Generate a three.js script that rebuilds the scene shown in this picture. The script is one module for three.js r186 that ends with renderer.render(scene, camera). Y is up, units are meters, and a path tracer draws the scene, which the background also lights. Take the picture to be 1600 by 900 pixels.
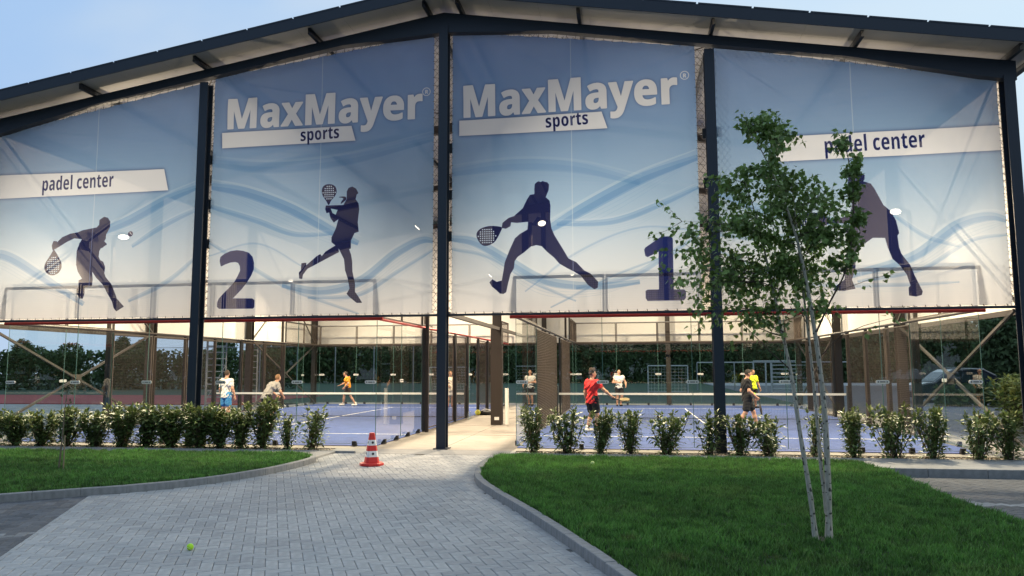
import * as THREE from 'three';
import { mergeGeometries } from 'three/addons/utils/BufferGeometryUtils.js';
import { RoundedBoxGeometry } from 'three/addons/geometries/RoundedBoxGeometry.js';
import { RectAreaLightUniformsLib } from 'three/addons/lights/RectAreaLightUniformsLib.js';

// ---------------------------------------------------------------- camera, sky, dusk light, exposure
const scene = new THREE.Scene();
const camera = new THREE.PerspectiveCamera(42.09, 16 / 9, 0.1, 900);
camera.position.set(2.5967, 1.8331, 17.3229);
camera.rotation.set(0.106018, 0.153769, -0.0033738, 'YXZ');

const renderer = new THREE.WebGLRenderer({ antialias: true });
renderer.setSize(1024, 576);
renderer.toneMapping = THREE.LinearToneMapping;
renderer.toneMappingExposure = 1.0;
renderer.shadowMap.enabled = true;

let seed = 20240611;
function rnd() { seed = (seed + 0x6d2b79f5) | 0; let t = Math.imul(seed ^ (seed >>> 15), 1 | seed); t = (t + Math.imul(t ^ (t >>> 7), 61 | t)) ^ t; return ((t ^ (t >>> 14)) >>> 0) / 4294967296; }
const rr = (a, b) => a + (b - a) * rnd();
const lerp = (a, b, t) => a + (b - a) * t;
const clamp = (x, a, b) => Math.max(a, Math.min(b, x));
const smooth = (a, b, x) => { const t = clamp((x - a) / (b - a), 0, 1); return t * t * (3 - 2 * t); };

// tileable value noise on a small lattice
function lattice(n, s) { const a = new Float32Array(n * n); let q = s; for (let i = 0; i < a.length; i++) { q = (Math.imul(q, 1664525) + 1013904223) | 0; a[i] = (q >>> 0) / 4294967296; } return a; }
function noiseAt(L, n, x, y) {
  const xi = Math.floor(x), yi = Math.floor(y), fx = x - xi, fy = y - yi, u = fx * fx * (3 - 2 * fx), v = fy * fy * (3 - 2 * fy);
  const m = (k) => ((k % n) + n) % n, a = m(xi), b = m(xi + 1), c = m(yi) * n, d = m(yi + 1) * n;
  return lerp(lerp(L[c + a], L[c + b], u), lerp(L[d + a], L[d + b], u), v);
}
const LAT = lattice(64, 77);
function fbm(x, y, oct = 4) { let s = 0, a = 0.5, t = 0; for (let i = 0; i < oct; i++) { s += a * noiseAt(LAT, 64, x, y); t += a; x *= 2; y *= 2; a *= 0.5; } return s / t; }

// sky: clear dusk, brightest towards the place where the sun went down (right of the view), thin high cloud
const SUN_AZ = 1.35;                                  // radians to the right of -z
const sunDir = new THREE.Vector3(Math.sin(SUN_AZ), 0.16, -Math.cos(SUN_AZ)).normalize();
{
  const W = 1024, H = 512, data = new Float32Array(W * H * 4);
  for (let r = 0; r < H; r++) {
    const el = ((r + 0.5) / H - 0.5) * Math.PI, y = Math.sin(el), c = Math.cos(el);
    for (let k = 0; k < W; k++) {
      const az = ((k + 0.5) / W - 0.5) * 2 * Math.PI, x = Math.cos(az) * c, z = Math.sin(az) * c;
      const toward = Math.pow(0.5 + 0.5 * (x * sunDir.x + y * sunDir.y + z * sunDir.z), 1.6);
      const low = Math.pow(1 - clamp(y, 0, 1), 3);
      const p = x / (Math.max(y, 0) + 0.35), q = z / (Math.max(y, 0) + 0.35);
      const cl = 0.75 * smooth(0.34, 0.70, fbm(p * 2.7 + 9, q * 4.6 + 4, 6));
      const o = (r * W + k) * 4;
      let R = lerp(0.33, 0.74, toward) + 0.05 * low, G = lerp(0.53, 0.92, toward) + 0.03 * low, B = lerp(0.86, 1.02, toward);
      R = lerp(R, lerp(0.53, 0.82, toward), cl * 0.8); G = lerp(G, lerp(0.655, 0.93, toward), cl * 0.8); B = lerp(B, lerp(0.82, 0.99, toward), cl * 0.8);
      data[o] = R; data[o + 1] = G; data[o + 2] = B; data[o + 3] = 1;
    }
  }
  const sky = new THREE.DataTexture(data, W, H, THREE.RGBAFormat, THREE.FloatType);
  sky.mapping = THREE.EquirectangularReflectionMapping; sky.magFilter = THREE.LinearFilter; sky.needsUpdate = true;
  scene.background = sky; scene.environment = sky;
  scene.backgroundIntensity = scene.environmentIntensity = 1.0;
}
const sun = new THREE.DirectionalLight(new THREE.Color(1.0, 0.93, 0.85), 0.12);
sun.position.copy(sunDir).multiplyScalar(60); sun.castShadow = true; sun.shadow.radius = 30;
Object.assign(sun.shadow.camera, { left: -40, right: 40, top: 40, bottom: -40, near: 1, far: 160 });
sun.shadow.mapSize.set(2048, 2048);
scene.add(sun);

// ---------------------------------------------------------------- helpers
const used = {};
const numbered = (n) => { used[n] = (used[n] ?? -1) + 1; return used[n] ? `${n}_${String(used[n]).padStart(3, '0')}` : n; };
const V = (x, y, z) => new THREE.Vector3(x, y, z);
function shadows(o) { o.traverse((m) => { if (m.isMesh) { m.castShadow = true; m.receiveShadow = true; } }); return o; }
function thing(name, label, category, group, [x, y, z] = [0, 0, 0], turn = 0) {
  const o = new THREE.Group(); o.name = numbered(name); o.position.set(x, y, z); o.rotation.y = turn;
  o.userData = { label, category }; if (group) o.userData.group = group;
  scene.add(o); return o;
}
function part(name, geo, mat, parent, label) { const m = new THREE.Mesh(geo, mat); m.name = name; if (label) m.userData.label = label; m.castShadow = m.receiveShadow = true; parent.add(m); return m; }
function solo(name, geo, mat, label, category, group, [x, y, z] = [0, 0, 0]) { const m = new THREE.Mesh(geo, mat); m.name = numbered(name); m.position.set(x, y, z); m.userData = { label, category }; if (group) m.userData.group = group; m.castShadow = m.receiveShadow = true; scene.add(m); return m; }
function structure(name, geo, mat) { const m = new THREE.Mesh(geo, mat); m.name = numbered(name); m.userData = { kind: 'structure' }; m.castShadow = m.receiveShadow = true; scene.add(m); return m; }
function copyOf(o, label, [x, y, z], turn = 0, scale = 1) { const c = o.clone(); c.name = numbered(o.name.replace(/_\d{3}$/, '')); c.userData = { ...o.userData, label }; c.position.set(x, y, z); c.rotation.y = turn; if (typeof scale === 'number') c.scale.setScalar(scale); else c.scale.set(...scale); scene.add(c); return c; }
// uv in metres, by the way a face points
function metreUV(g) {
  if (g.index) g = g.toNonIndexed();
  g.computeVertexNormals(); 
  const p = g.attributes.position, n = g.attributes.normal, uv = new Float32Array(p.count * 2);
  for (let i = 0; i < p.count; i++) {
    const ax = Math.abs(n.getX(i)), ay = Math.abs(n.getY(i)), az = Math.abs(n.getZ(i));
    const [u, v] = ay >= ax && ay >= az ? [p.getX(i), p.getZ(i)] : ax >= az ? [p.getZ(i), p.getY(i)] : [p.getX(i), p.getY(i)];
    uv[2 * i] = u; uv[2 * i + 1] = v;
  }
  g.setAttribute('uv', new THREE.BufferAttribute(uv, 2));
  return g;
}
const bx = (w, h, d, x = 0, y = 0, z = 0) => new THREE.BoxGeometry(w, h, d).translate(x, y, z);
const cyl = (r0, r1, h, n = 12) => new THREE.CylinderGeometry(r0, r1, h, n);
const clean = (g) => { const q = g.index ? g.toNonIndexed() : g; for (const k of Object.keys(q.attributes)) if (!['position', 'normal', 'uv'].includes(k)) q.deleteAttribute(k); return q; };
const merge = (list) => mergeGeometries(list.map(clean), false);
// a bar of rectangular section between two points
function bar(a, b, w, h = w) {
  const d = b.clone().sub(a), g = new THREE.BoxGeometry(w, h, d.length());
  const up = Math.abs(d.y) > 0.99 * d.length() ? V(1, 0, 0) : V(0, 1, 0);
  g.applyMatrix4(new THREE.Matrix4().lookAt(b, a, up)); g.translate((a.x + b.x) / 2, (a.y + b.y) / 2, (a.z + b.z) / 2);
  return g;
}
function rod(a, b, r0, r1 = r0, n = 8) {
  const d = b.clone().sub(a), g = new THREE.CylinderGeometry(r1, r0, d.length(), n);
  g.applyQuaternion(new THREE.Quaternion().setFromUnitVectors(V(0, 1, 0), d.clone().normalize()));
  return g.translate((a.x + b.x) / 2, (a.y + b.y) / 2, (a.z + b.z) / 2);
}
function sheetShape(points, y0, y1) {                   // a flat slab from points [x, z], top at y1
  const s = new THREE.Shape(points.map(([x, z]) => new THREE.Vector2(x, -z)));
  const g = new THREE.ExtrudeGeometry(s, { depth: y1 - y0, bevelEnabled: false });
  g.rotateX(-Math.PI / 2); g.translate(0, y0, 0); return metreUV(g);
}
const slab = (x0, x1, z0, z1, y0, y1) => metreUV(bx(x1 - x0, y1 - y0, z1 - z0, (x0 + x1) / 2, (y0 + y1) / 2, (z0 + z1) / 2));

// ---------------------------------------------------------------- textures and materials
function tex(size, fn, repeat = 1, srgb = false) {
  const d = new Uint8Array(size * size * 4);
  for (let y = 0; y < size; y++) for (let x = 0; x < size; x++) { const c = fn(x / size, y / size); const o = (y * size + x) * 4; d[o] = clamp(c[0], 0, 1) * 255; d[o + 1] = clamp(c[1] ?? c[0], 0, 1) * 255; d[o + 2] = clamp(c[2] ?? c[0], 0, 1) * 255; d[o + 3] = 255; }
  const t = new THREE.DataTexture(d, size, size); t.wrapS = t.wrapT = THREE.RepeatWrapping; t.magFilter = THREE.LinearFilter; t.repeat.set(repeat, repeat); if (srgb) t.colorSpace = THREE.SRGBColorSpace; t.needsUpdate = true; return t;
}
const tint = (v) => [v, v, v];
const speck = (x, y, k) => { const s = Math.sin(x * 12.9898 * k + y * 78.233 * k) * 43758.5453; return s - Math.floor(s); };
const tileNoise = (u, v, n, oct) => { let s = 0, a = 0.5, t = 0; for (let i = 0; i < oct; i++) { s += a * noiseAt(LAT, Math.min(64, n), u * n, v * n); t += a; n *= 2; a *= 0.5; if (n > 64) break; } return s / t; };
const concreteTex = tex(512, (u, v) => tint(0.90 + 0.22 * (tileNoise(u, v, 4, 5) - 0.5) + 0.10 * (tileNoise(v, u, 16, 3) - 0.5) + 0.09 * (speck(u, v, 91) - 0.5)), 0.28, true);
const grainTex = tex(256, (u, v) => tint(0.5 + 0.5 * (speck(u, v, 57) - 0.5) + 0.4 * (tileNoise(u, v, 32, 2) - 0.5)), 4);
const blotchTex = tex(512, (u, v) => tint(0.90 + 0.24 * (tileNoise(u, v, 8, 4) - 0.5) + 0.14 * (speck(u, v, 33) - 0.5)), 1.5, true);
const turfTex = tex(512, (u, v) => { const s = speck(u, v, 71), n = tileNoise(u, v, 8, 4); return tint(0.90 + 0.2 * (s - 0.5) + 0.16 * (n - 0.5)); }, 0.5, true);
const weaveTex = tex(128, (u, v) => tint(0.5 + 0.25 * Math.sin(u * 2 * Math.PI * 16) + 0.25 * Math.sin(v * 2 * Math.PI * 16)), 8);
const lin = (r, g, b) => new THREE.Color().setRGB(r, g, b);
const std = (c, rough, extra = {}) => new THREE.MeshStandardMaterial({ color: Array.isArray(c) ? lin(...c) : c, roughness: rough, ...extra });
const phys = (c, rough, extra = {}) => new THREE.MeshPhysicalMaterial({ color: Array.isArray(c) ? lin(...c) : c, roughness: rough, ...extra });
const MAT = {
  steel: std([0.013, 0.021, 0.036], 0.6),
  steelInWarm: std([0.030, 0.022, 0.019], 0.65),  // same frame steel indoors, warm lamp light put into its brown
  roofOut: std([0.012, 0.021, 0.037], 0.65),
  soffit: std([0.25, 0.255, 0.265], 0.6),
  cladding: phys([0.78, 0.75, 0.70], 0.8, { side: THREE.DoubleSide }),
  slabM: std([0.35, 0.32, 0.285], 0.75, { map: concreteTex, bumpMap: grainTex, bumpScale: 0.0015 }),
  walkM: std([0.36, 0.36, 0.36], 0.9, { map: concreteTex, bumpMap: grainTex, bumpScale: 0.003 }),
  sand: std([0.13, 0.13, 0.125], 0.95, { bumpMap: grainTex, bumpScale: 0.003 }),
  kerb: std([0.31, 0.315, 0.32], 0.9, { map: blotchTex, bumpMap: grainTex, bumpScale: 0.002 }),
  soil: std([0.11, 0.085, 0.06], 1, { map: blotchTex }),
  lawnSoil: std([0.035, 0.055, 0.018], 1, { map: blotchTex }),
  gravel: std([0.40, 0.345, 0.28], 0.95, { map: blotchTex, bumpMap: grainTex, bumpScale: 0.006 }),
  asphalt: std([0.15, 0.155, 0.165], 0.9, { map: blotchTex, bumpMap: grainTex, bumpScale: 0.003 }),
  meadow: std([0.05, 0.075, 0.03], 1, { map: blotchTex }),
  blueTurf: std([0.050, 0.092, 0.285], 0.95, { map: turfTex, bumpMap: grainTex, bumpScale: 0.002 }),
  greenTurf: std([0.032, 0.075, 0.042], 0.95, { map: turfTex }),
  redTrack: std([0.35, 0.06, 0.055], 0.9, { map: turfTex }),
  line: std([0.8, 0.8, 0.8], 0.8),
  glass: phys([0.93, 0.97, 0.95], 0.0, { transmission: 1, thickness: 0, ior: 1.5, side: THREE.DoubleSide }),
  glassEdge: phys([0.10, 0.20, 0.17], 0.25, {}),
  chrome: std([0.055, 0.047, 0.042], 0.65),
  plate: std([0.72, 0.70, 0.66], 0.5),
  black: std([0.018, 0.018, 0.02], 0.6),
  redRail: std([0.42, 0.022, 0.022], 0.4),
  wire: std([0.085, 0.063, 0.05], 0.5),
  slatWire: std([0.11, 0.08, 0.06], 0.55),
  netting: std([0.03, 0.028, 0.026], 0.8),
  tape: std([0.82, 0.80, 0.74], 0.7),
  galv: std([0.27, 0.28, 0.29], 0.5, { metalness: 0.3 }),
  whitePaint: std([0.42, 0.43, 0.43], 0.6),
  lampGlow: new THREE.MeshStandardMaterial({ color: 0x222222, emissive: lin(1, 0.84, 0.62), emissiveIntensity: 26 }),
};
RectAreaLightUniformsLib.init();
const LAMP = 5300;                                      // radiance of one LED head

// ---------------------------------------------------------------- ground, path, lawns
structure('ground', slab(-260, 260, -320, 120, -0.5, -0.3), MAT.meadow);
const HX0 = -14.6, HX1 = 11.25;                        // hall slab
{
  const g = structure('hall_floor', slab(HX0, HX1, -21.9, 0.52, -0.32, -0.012), MAT.slabM);
  const joints = [];                                   // saw cuts filled with dark sealant in the walkway
  for (const z of [-3.2, -6.6, -10, -13.4, -16.8]) joints.push(bx(3.2, 0.003, 0.008, -1.69, -0.0105, z));
  joints.push(bx(0.008, 0.003, 20, -1.69, -0.0101, -9.9));
  part('floor_joint', merge(joints), MAT.black, g);
}
structure('planting_bed', slab(HX0, -4.15, 0.524, 1.0, -0.32, -0.03), MAT.gravel);
structure('planting_bed', slab(0.1, 12.4, 0.524, 1.0, -0.32, -0.03), MAT.gravel);
{ // sloping concrete apron from the hall floor down to the paving
  const s = new THREE.Shape([[0.523, -0.013], [1.05, -0.056], [1.05, -0.2], [0.523, -0.2]].map(([a, b]) => new THREE.Vector2(a, b)));
  const g = new THREE.ExtrudeGeometry(s, { depth: 4.22, bevelEnabled: false }); g.rotateY(-Math.PI / 2); g.translate(0.08, 0, 0);
  structure('entrance_apron', metreUV(g), MAT.walkM);
}
structure('footpath', slab(HX0 - 8, -3.95, 1.004, 2.6, -0.32, -0.02), MAT.walkM);
structure('footpath', slab(0.12, 24, 1.004, 2.42, -0.32, -0.016), MAT.walkM);
structure('parking', slab(6.6, 40, 2.425, 40, -0.4, -0.19), MAT.sand);
structure('side_yard', slab(HX1 + 0.004, 60, -62, 0.34, -0.4, -0.10), MAT.asphalt);
structure('side_yard', slab(-70, HX0 - 0.004, -20.2, 0.99, -0.4, -0.10), MAT.walkM);
structure('running_track', slab(-90, -18.5, -33, -20.3, -0.4, -0.06), MAT.redTrack);
structure('football_pitch', slab(-70, 11, -74, -33.1, -0.4, -0.07), MAT.greenTurf);
structure('football_pitch', slab(-18.4, 11.2, -33, -22, -0.4, -0.075), MAT.greenTurf);
structure('road', slab(11.3, 90, -75, -62.1, -0.4, -0.05), std([0.42, 0.43, 0.44], 0.9, { map: blotchTex }));

const curve = (pts) => new THREE.CatmullRomCurve3(pts.map(([x, z]) => V(x, 0, z)), false, 'centripetal');
const kerbR = curve([[0.45, 1.3], [0.0, 1.5], [-0.22, 2.0], [-0.25, 2.87], [-0.12, 4.15], [0.05, 4.95], [0.34, 5.72], [0.73, 6.55], [1.35, 7.85], [2.02, 9.38], [2.36, 10.2], [2.9, 11.5], [3.6, 13.1], [4.3, 14.6]]);
const kerbL = curve([[-4.5, 1.85], [-3.95, 2.1], [-3.72, 2.6], [-3.69, 3.2], [-3.92, 4.73], [-4.43, 5.88], [-5.05, 6.59], [-5.74, 7.12], [-6.5, 7.75], [-7.6, 8.5], [-9.2, 9.4], [-12, 10.5]]);
function along(c, step) { const n = Math.round(c.getLength() / step); return c.getSpacedPoints(n); }
function offset(points, d) { return points.map((p, i) => { const a = points[Math.max(0, i - 1)], b = points[Math.min(points.length - 1, i + 1)], t = b.clone().sub(a).normalize(); return [p.x + t.z * d, p.z - t.x * d]; }); }
const kerbGeo = metreUV(new RoundedBoxGeometry(0.12, 0.25, 1, 1, 0.01));
function kerbRow(c, side, dir) {
  const g = new THREE.Group(); g.name = numbered('kerb'); g.userData = { kind: 'structure' }; scene.add(g);
  const p = along(c, 0.62);
  for (let i = 0; i + 1 < p.length; i++) {
    const a = p[i], b = p[i + 1], t = b.clone().sub(a), L = t.length(); t.normalize();
    const m = part('kerb_stone', kerbGeo, MAT.kerb, g);
    m.position.set((a.x + b.x) / 2 + t.z * 0.06 * side, -0.075 + rr(-0.003, 0.003), (a.z + b.z) / 2 - t.x * 0.06 * side);
    m.rotation.y = Math.atan2(t.x, t.z) + rr(-0.006, 0.006); m.scale.z = L - 0.008 + 0.006;
  }
}
kerbRow(kerbR, 1); kerbRow(kerbL, -1);
{ // straight kerb of the footpath above the parking
  const g = new THREE.Group(); g.name = numbered('kerb'); g.userData = { kind: 'structure' }; scene.add(g);
  for (let x = 6.9; x < 22; x += 1) { const m = part('kerb_stone', kerbGeo, MAT.kerb, g); m.position.set(x + 0.5, -0.132, 2.475); m.rotation.y = Math.PI / 2; m.scale.z = 0.992; }
  for (let x = -14.5; x < -4.3; x += 1) { const m = part('kerb_stone', kerbGeo, MAT.kerb, g); m.position.set(x + 0.5, -0.135, 1.0); m.rotation.y = Math.PI / 2; m.scale.set(0.6, 1, 0.992); }
  for (let x = 0.2; x < 11.9; x += 1) { const m = part('kerb_stone', kerbGeo, MAT.kerb, g); m.position.set(x + 0.5, -0.135, 1.0); m.rotation.y = Math.PI / 2; m.scale.set(0.6, 1, 0.992); }
}
const lawnRPts = [...offset(along(kerbR, 0.3), 0.1), [7.1, 14.6], [7.12, 7.6], [6.98, 6.3], [7.02, 3.1], [6.9, 2.55], [6.9, 1.86], [4, 1.8], [0.5, 1.75]];
const lawnLPts = [...offset(along(kerbL, 0.3), -0.1), [-22, 10.5], [-22, 2.4], [-13, 2.3], [-8, 1.95]];
structure('lawn', sheetShape(lawnRPts, -0.35, 0.022), MAT.lawnSoil);
structure('lawn', sheetShape(lawnLPts, -0.35, 0.022), MAT.lawnSoil);
function inside(pts, x, z) { let c = false; for (let i = 0, j = pts.length - 1; i < pts.length; j = i++) { const [xi, zi] = pts[i], [xj, zj] = pts[j]; if ((zi > z) !== (zj > z) && x < ((xj - xi) * (z - zi)) / (zj - zi) + xi) c = !c; } return c; }

// grass: tufts of bent blades
function tuft(n, spread) {
  const pos = [];
  for (let i = 0; i < n; i++) {
    const x = rr(-spread, spread), z = rr(-spread, spread), h = rr(0.04, 0.1), a = rr(0, 6.28), w = rr(0.0034, 0.0065), lean = rr(0.01, 0.06), b = rr(0, 6.28);
    const dx = Math.cos(a) * w, dz = Math.sin(a) * w, lx = Math.cos(b) * lean, lz = Math.sin(b) * lean;
    const A = [x - dx, 0, z - dz], B = [x + dx, 0, z + dz], C = [x - dx * 0.8 + lx * 0.4, h * 0.6, z - dz * 0.8 + lz * 0.4], D = [x + dx * 0.8 + lx * 0.4, h * 0.6, z + dz * 0.8 + lz * 0.4], E = [x + lx, h, z + lz];
    pos.push(...A, ...B, ...D, ...A, ...D, ...C, ...C, ...D, ...E);
  }
  const g = new THREE.BufferGeometry(); g.setAttribute('position', new THREE.Float32BufferAttribute(pos, 3)); g.computeVertexNormals(); return g;
}
const bladeMat = phys([1, 1, 1], 0.7, { side: THREE.DoubleSide, transmission: 0.5, thickness: 0, specularIntensity: 0.5 });
function grass(pts, box, density, label) {
  const [x0, x1, z0, z1] = box, n = Math.round((x1 - x0) * (z1 - z0) * density), m4 = new THREE.Matrix4(), q = new THREE.Quaternion(), list = [];
  for (let i = 0; i < n; i++) { const x = rr(x0, x1), z = rr(z0, z1); if (inside(pts, x, z) && Math.hypot(x - 4.58, z - 8.8) > 0.1 + 0.1 * rnd() && [[0.045, 0], [-0.045, 0], [0, 0.045], [0, -0.045]].every(([a, b]) => inside(pts, x + a, z + b))) list.push([x, z]); }
  const im = new THREE.InstancedMesh(tuft(11, 0.045), bladeMat, list.length); im.name = numbered('lawn_grass');
  list.forEach(([x, z], i) => {
    const patch = fbm(x * 0.9 + 20, z * 0.9 + 20, 3), fine = fbm(x * 5 + 3, z * 5 + 8, 2);
    const s = 0.55 + 0.8 * fine + 0.25 * (patch - 0.5), dry = Math.max(smooth(0.62, 0.78, fbm(x * 1.7 + 40, z * 1.7 + 5, 3)) * 0.12, ...[[3.0, 9.9, 0.2], [2.6, 9.2, 0.12], [2.1, 8.6, 0.1], [3.9, 9.7, 0.12], [4.2, 9.72, 0.1]].map(([a, b, r]) => 0.45 * (1 - smooth(r * 0.2, r, Math.hypot(x - a, z - b) * (0.6 + 0.9 * fbm(x * 6, z * 6, 2))))));
    im.setMatrixAt(i, m4.compose(V(x, 0.018, z), q.setFromAxisAngle(V(0, 1, 0), rr(0, 6.28)), V(s, s * rr(0.8, 1.15), s)));
    const k = (0.9 + 0.9 * patch) * rr(0.4, 1.6);
    im.setColorAt(i, lin(lerp(0.08, 0.2, dry) * k, lerp(0.19, 0.17, dry) * k, lerp(0.04, 0.07, dry) * k));
  });
  im.userData = { kind: 'stuff', label, category: 'grass' }; im.castShadow = im.receiveShadow = true; scene.add(im);
}
grass(lawnRPts, [-0.2, 7.2, 1.7, 13.2], 520, 'short dark green grass on the lawn around the birch');
grass(lawnLPts, [-15, -3.6, 1.8, 9.4], 460, 'short dark green grass on the lawn beside the sapling');

// block paving, herringbone, turned 26.4 degrees
const PA = 0.4608, pc = Math.cos(PA), ps = Math.sin(PA);
const toUV = (x, z) => [x * pc - z * ps, x * ps + z * pc], fromUV = (u, v) => [u * pc + v * ps, -u * ps + v * pc];
const U0 = toUV(-5.33, 7.2)[0];
function chamferBlock(w, h, d, c) {
  const X = w / 2, Z = d / 2, x = X - c, z = Z - c, t = h, e = h - c, P = [];
  const quad = (a, b, cc, dd) => P.push(...a, ...b, ...cc, ...a, ...cc, ...dd);
  quad([-x, t, z], [x, t, z], [x, t, -z], [-x, t, -z]);
  const top = [[-x, t, z], [x, t, z], [x, t, -z], [-x, t, -z]], mid = [[-X, e, Z], [X, e, Z], [X, e, -Z], [-X, e, -Z]], low = [[-X, 0, Z], [X, 0, Z], [X, 0, -Z], [-X, 0, -Z]];
  for (let i = 0; i < 4; i++) { const j = (i + 1) % 4; quad(mid[i], mid[j], top[j], top[i]); quad(low[i], low[j], mid[j], mid[i]); }
  const g = new THREE.BufferGeometry(); g.setAttribute('position', new THREE.Float32BufferAttribute(P, 3)); return metreUV(g);
}
const stain = (x, z) => clamp(Math.floor(5 * (0.5 + 1.5 * (fbm(x * 0.8 + 11, z * 0.8 + 7, 4) - 0.5) + rr(-0.42, 0.42))), 0, 4);   // weathered, darker and lighter patches of blocks
const PW = 0.12, blockGeo = chamferBlock(2 * PW - 0.006, 0.05, PW - 0.006, 0.006);
const blockTint = [[0.43, 0.437, 0.445], [0.465, 0.472, 0.478], [0.49, 0.497, 0.502], [0.52, 0.524, 0.526], [0.55, 0.553, 0.552]];
const blockMat = blockTint.map((c) => std(c, 0.88, { map: blotchTex, bumpMap: grainTex, bumpScale: 0.0025 }));
const blockAny = std([1, 1, 1], 0.88, { map: blotchTex, bumpMap: grainTex, bumpScale: 0.0025 });
function blocks(test, uMin, uMax, area) {
  const out = [], [x0, x1, z0, z1] = area;
  const c = [[x0, z0], [x1, z0], [x0, z1], [x1, z1]].map(([x, z]) => toUV(x, z)), us = c.map((p) => p[0]), vs = c.map((p) => p[1]);
  for (let i = Math.floor(Math.min(...us) / PW); i * PW < Math.max(...us); i++) for (let j = Math.floor(Math.min(...vs) / PW); j * PW < Math.max(...vs); j++) {
    const k = (((i - j) % 4) + 4) % 4; if (k !== 0 && k !== 3) continue;
    let u0 = i * PW, u1 = u0 + (k === 0 ? 2 * PW : PW); const v0 = j * PW, v1 = v0 + (k === 0 ? PW : 2 * PW);
    u0 = Math.max(u0, uMin); u1 = Math.min(u1, uMax); if (u1 - u0 < 0.02) continue;
    const [x, z] = fromUV((u0 + u1) / 2, (v0 + v1) / 2); if (!test(x, z)) continue;
    out.push({ x, z, v: (v0 + v1) / 2, turn: k === 0 ? PA : PA + Math.PI / 2, len: k === 0 ? (u1 - u0) / (2 * PW) : 1, wid: k === 0 ? 1 : (u1 - u0) / PW });
  }
  return out;
}
function layBlocks(parent, list, y, near, color, single = 'paver') {
  const m4 = new THREE.Matrix4(), q = new THREE.Quaternion(), e = new THREE.Euler();
  const rest = list.slice(near);
  for (const b of list.slice(0, near)) {
    const m = part(single, blockGeo, blockMat[stain(b.x, b.z)], parent);
    m.position.set(b.x, y - 0.05 + rr(-0.0014, 0.0014), b.z); m.rotation.set(rr(-0.006, 0.006), b.turn, rr(-0.006, 0.006)); m.scale.set(b.len, 1, b.wid);
  }
  const im = new THREE.InstancedMesh(blockGeo, blockAny, rest.length); im.name = 'far_pavers'; im.userData = { kind: 'stuff' };
  rest.forEach((b, i) => {
    im.setMatrixAt(i, m4.compose(V(b.x, y - 0.05 + rr(-0.0014, 0.0014), b.z), q.setFromEuler(e.set(rr(-0.006, 0.006), b.turn, rr(-0.006, 0.006))), V(b.len, 1, b.wid)));
    im.setColorAt(i, color(b));
  });
  im.castShadow = im.receiveShadow = true; parent.add(im);
}
const pathPts = [[-4.4, 0.3], [0.5, 0.3], ...offset(along(kerbR, 0.3), 0.07), [4.6, 15.4], fromUV(U0, toUV(0, 17)[1]), [-5.33, 7.2], ...offset(along(kerbL, 0.3), -0.07).reverse().filter(([x]) => x > -5.9)];
{
  const g = new THREE.Group(); g.name = 'paved_path'; g.userData = { kind: 'structure' }; scene.add(g);
  part('path_bed', sheetShape([[-5.9, 0.1], [1.6, 0.1], [6, 15.6], [-12, 15.6], [-12, 6.5], [-5.9, 6]], -0.34, -0.067), MAT.sand, g);
  const bl = blocks((x, z) => inside(pathPts, x, z), U0 + 0.002, 99, [-6, 6, 0.2, 15.4]);
  camera.updateMatrixWorld();
  for (const b of bl) { const p = V(b.x, -0.06, b.z).project(camera); b.seen = Math.abs(p.x) < 1 && Math.abs(p.y) < 1 && p.z < 1 ? 1 / Math.hypot(b.x - camera.position.x, b.z - camera.position.z) : 0; }
  bl.sort((a, b) => b.seen - a.seen);
  layBlocks(g, bl, -0.06, 300, (b) => { const c = blockTint[stain(b.x, b.z)], k = rr(0.96, 1.04); return lin(c[0] * k, c[1] * k, c[2] * k); });
  const kv = 6.47;
  const dk = blocks((x, z) => z < 12.2 && x > -9.5 && !inside(lawnLPts, x, z + 0.25), -99, U0 - 0.002, [-10, -2, 6.2, 12.4]);
  const g2 = new THREE.Group(); g2.name = 'parking_bay'; g2.userData = { kind: 'structure' }; scene.add(g2);
  layBlocks(g2, dk, -0.062, 0, (b) => { const k = rr(0.75, 1.25); return Math.abs(b.v - kv) < 0.1 ? lin(0.33 * k, 0.34 * k, 0.35 * k) : lin(0.15 * k, 0.158 * k, 0.175 * k); });
  const dr = blocks((x, z) => x > 6.8 && x < 15 && z > 2.5 && z < 11, -99, 99, [6.8, 15, 2.4, 11]);
  const g3 = new THREE.Group(); g3.name = 'parking_bay_001'; g3.userData = { kind: 'structure' }; scene.add(g3);
  layBlocks(g3, dr, -0.155, 0, (b) => { const k = rr(0.85, 1.15); return Math.abs(b.z - 5.3) < 0.1 ? lin(0.36 * k, 0.37 * k, 0.38 * k) : lin(0.14 * k, 0.148 * k, 0.16 * k); });
}
// pebbles and bark crumbs between the shrubs
{
  const g = new THREE.IcosahedronGeometry(0.016, 0), n = 2600, im = new THREE.InstancedMesh(g, std([1, 1, 1], 0.9), n), m4 = new THREE.Matrix4(), q = new THREE.Quaternion(), e = new THREE.Euler();
  im.name = 'bed_pebbles'; im.userData = { kind: 'stuff', label: 'loose pebbles and bark in the beds under the shrubs', category: 'gravel' };
  for (let i = 0; i < n; i++) {
    const left = rnd() < 0.48, x = left ? rr(-14.4, -4.2) : rr(0.2, 11.8), z = rr(0.54, 0.95), s = rr(0.5, 1.5), k = rr(0.6, 1.2), brown = rnd() < 0.35;
    im.setMatrixAt(i, m4.compose(V(x, -0.026, z), q.setFromEuler(e.set(rr(0, 3), rr(0, 3), rr(0, 3))), V(s * 1.3, s * 0.7, s)));
    im.setColorAt(i, brown ? lin(0.10 * k, 0.065 * k, 0.04 * k) : lin(0.42 * k, 0.37 * k, 0.31 * k));
  }
  im.castShadow = im.receiveShadow = true; scene.add(im);
}
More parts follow.
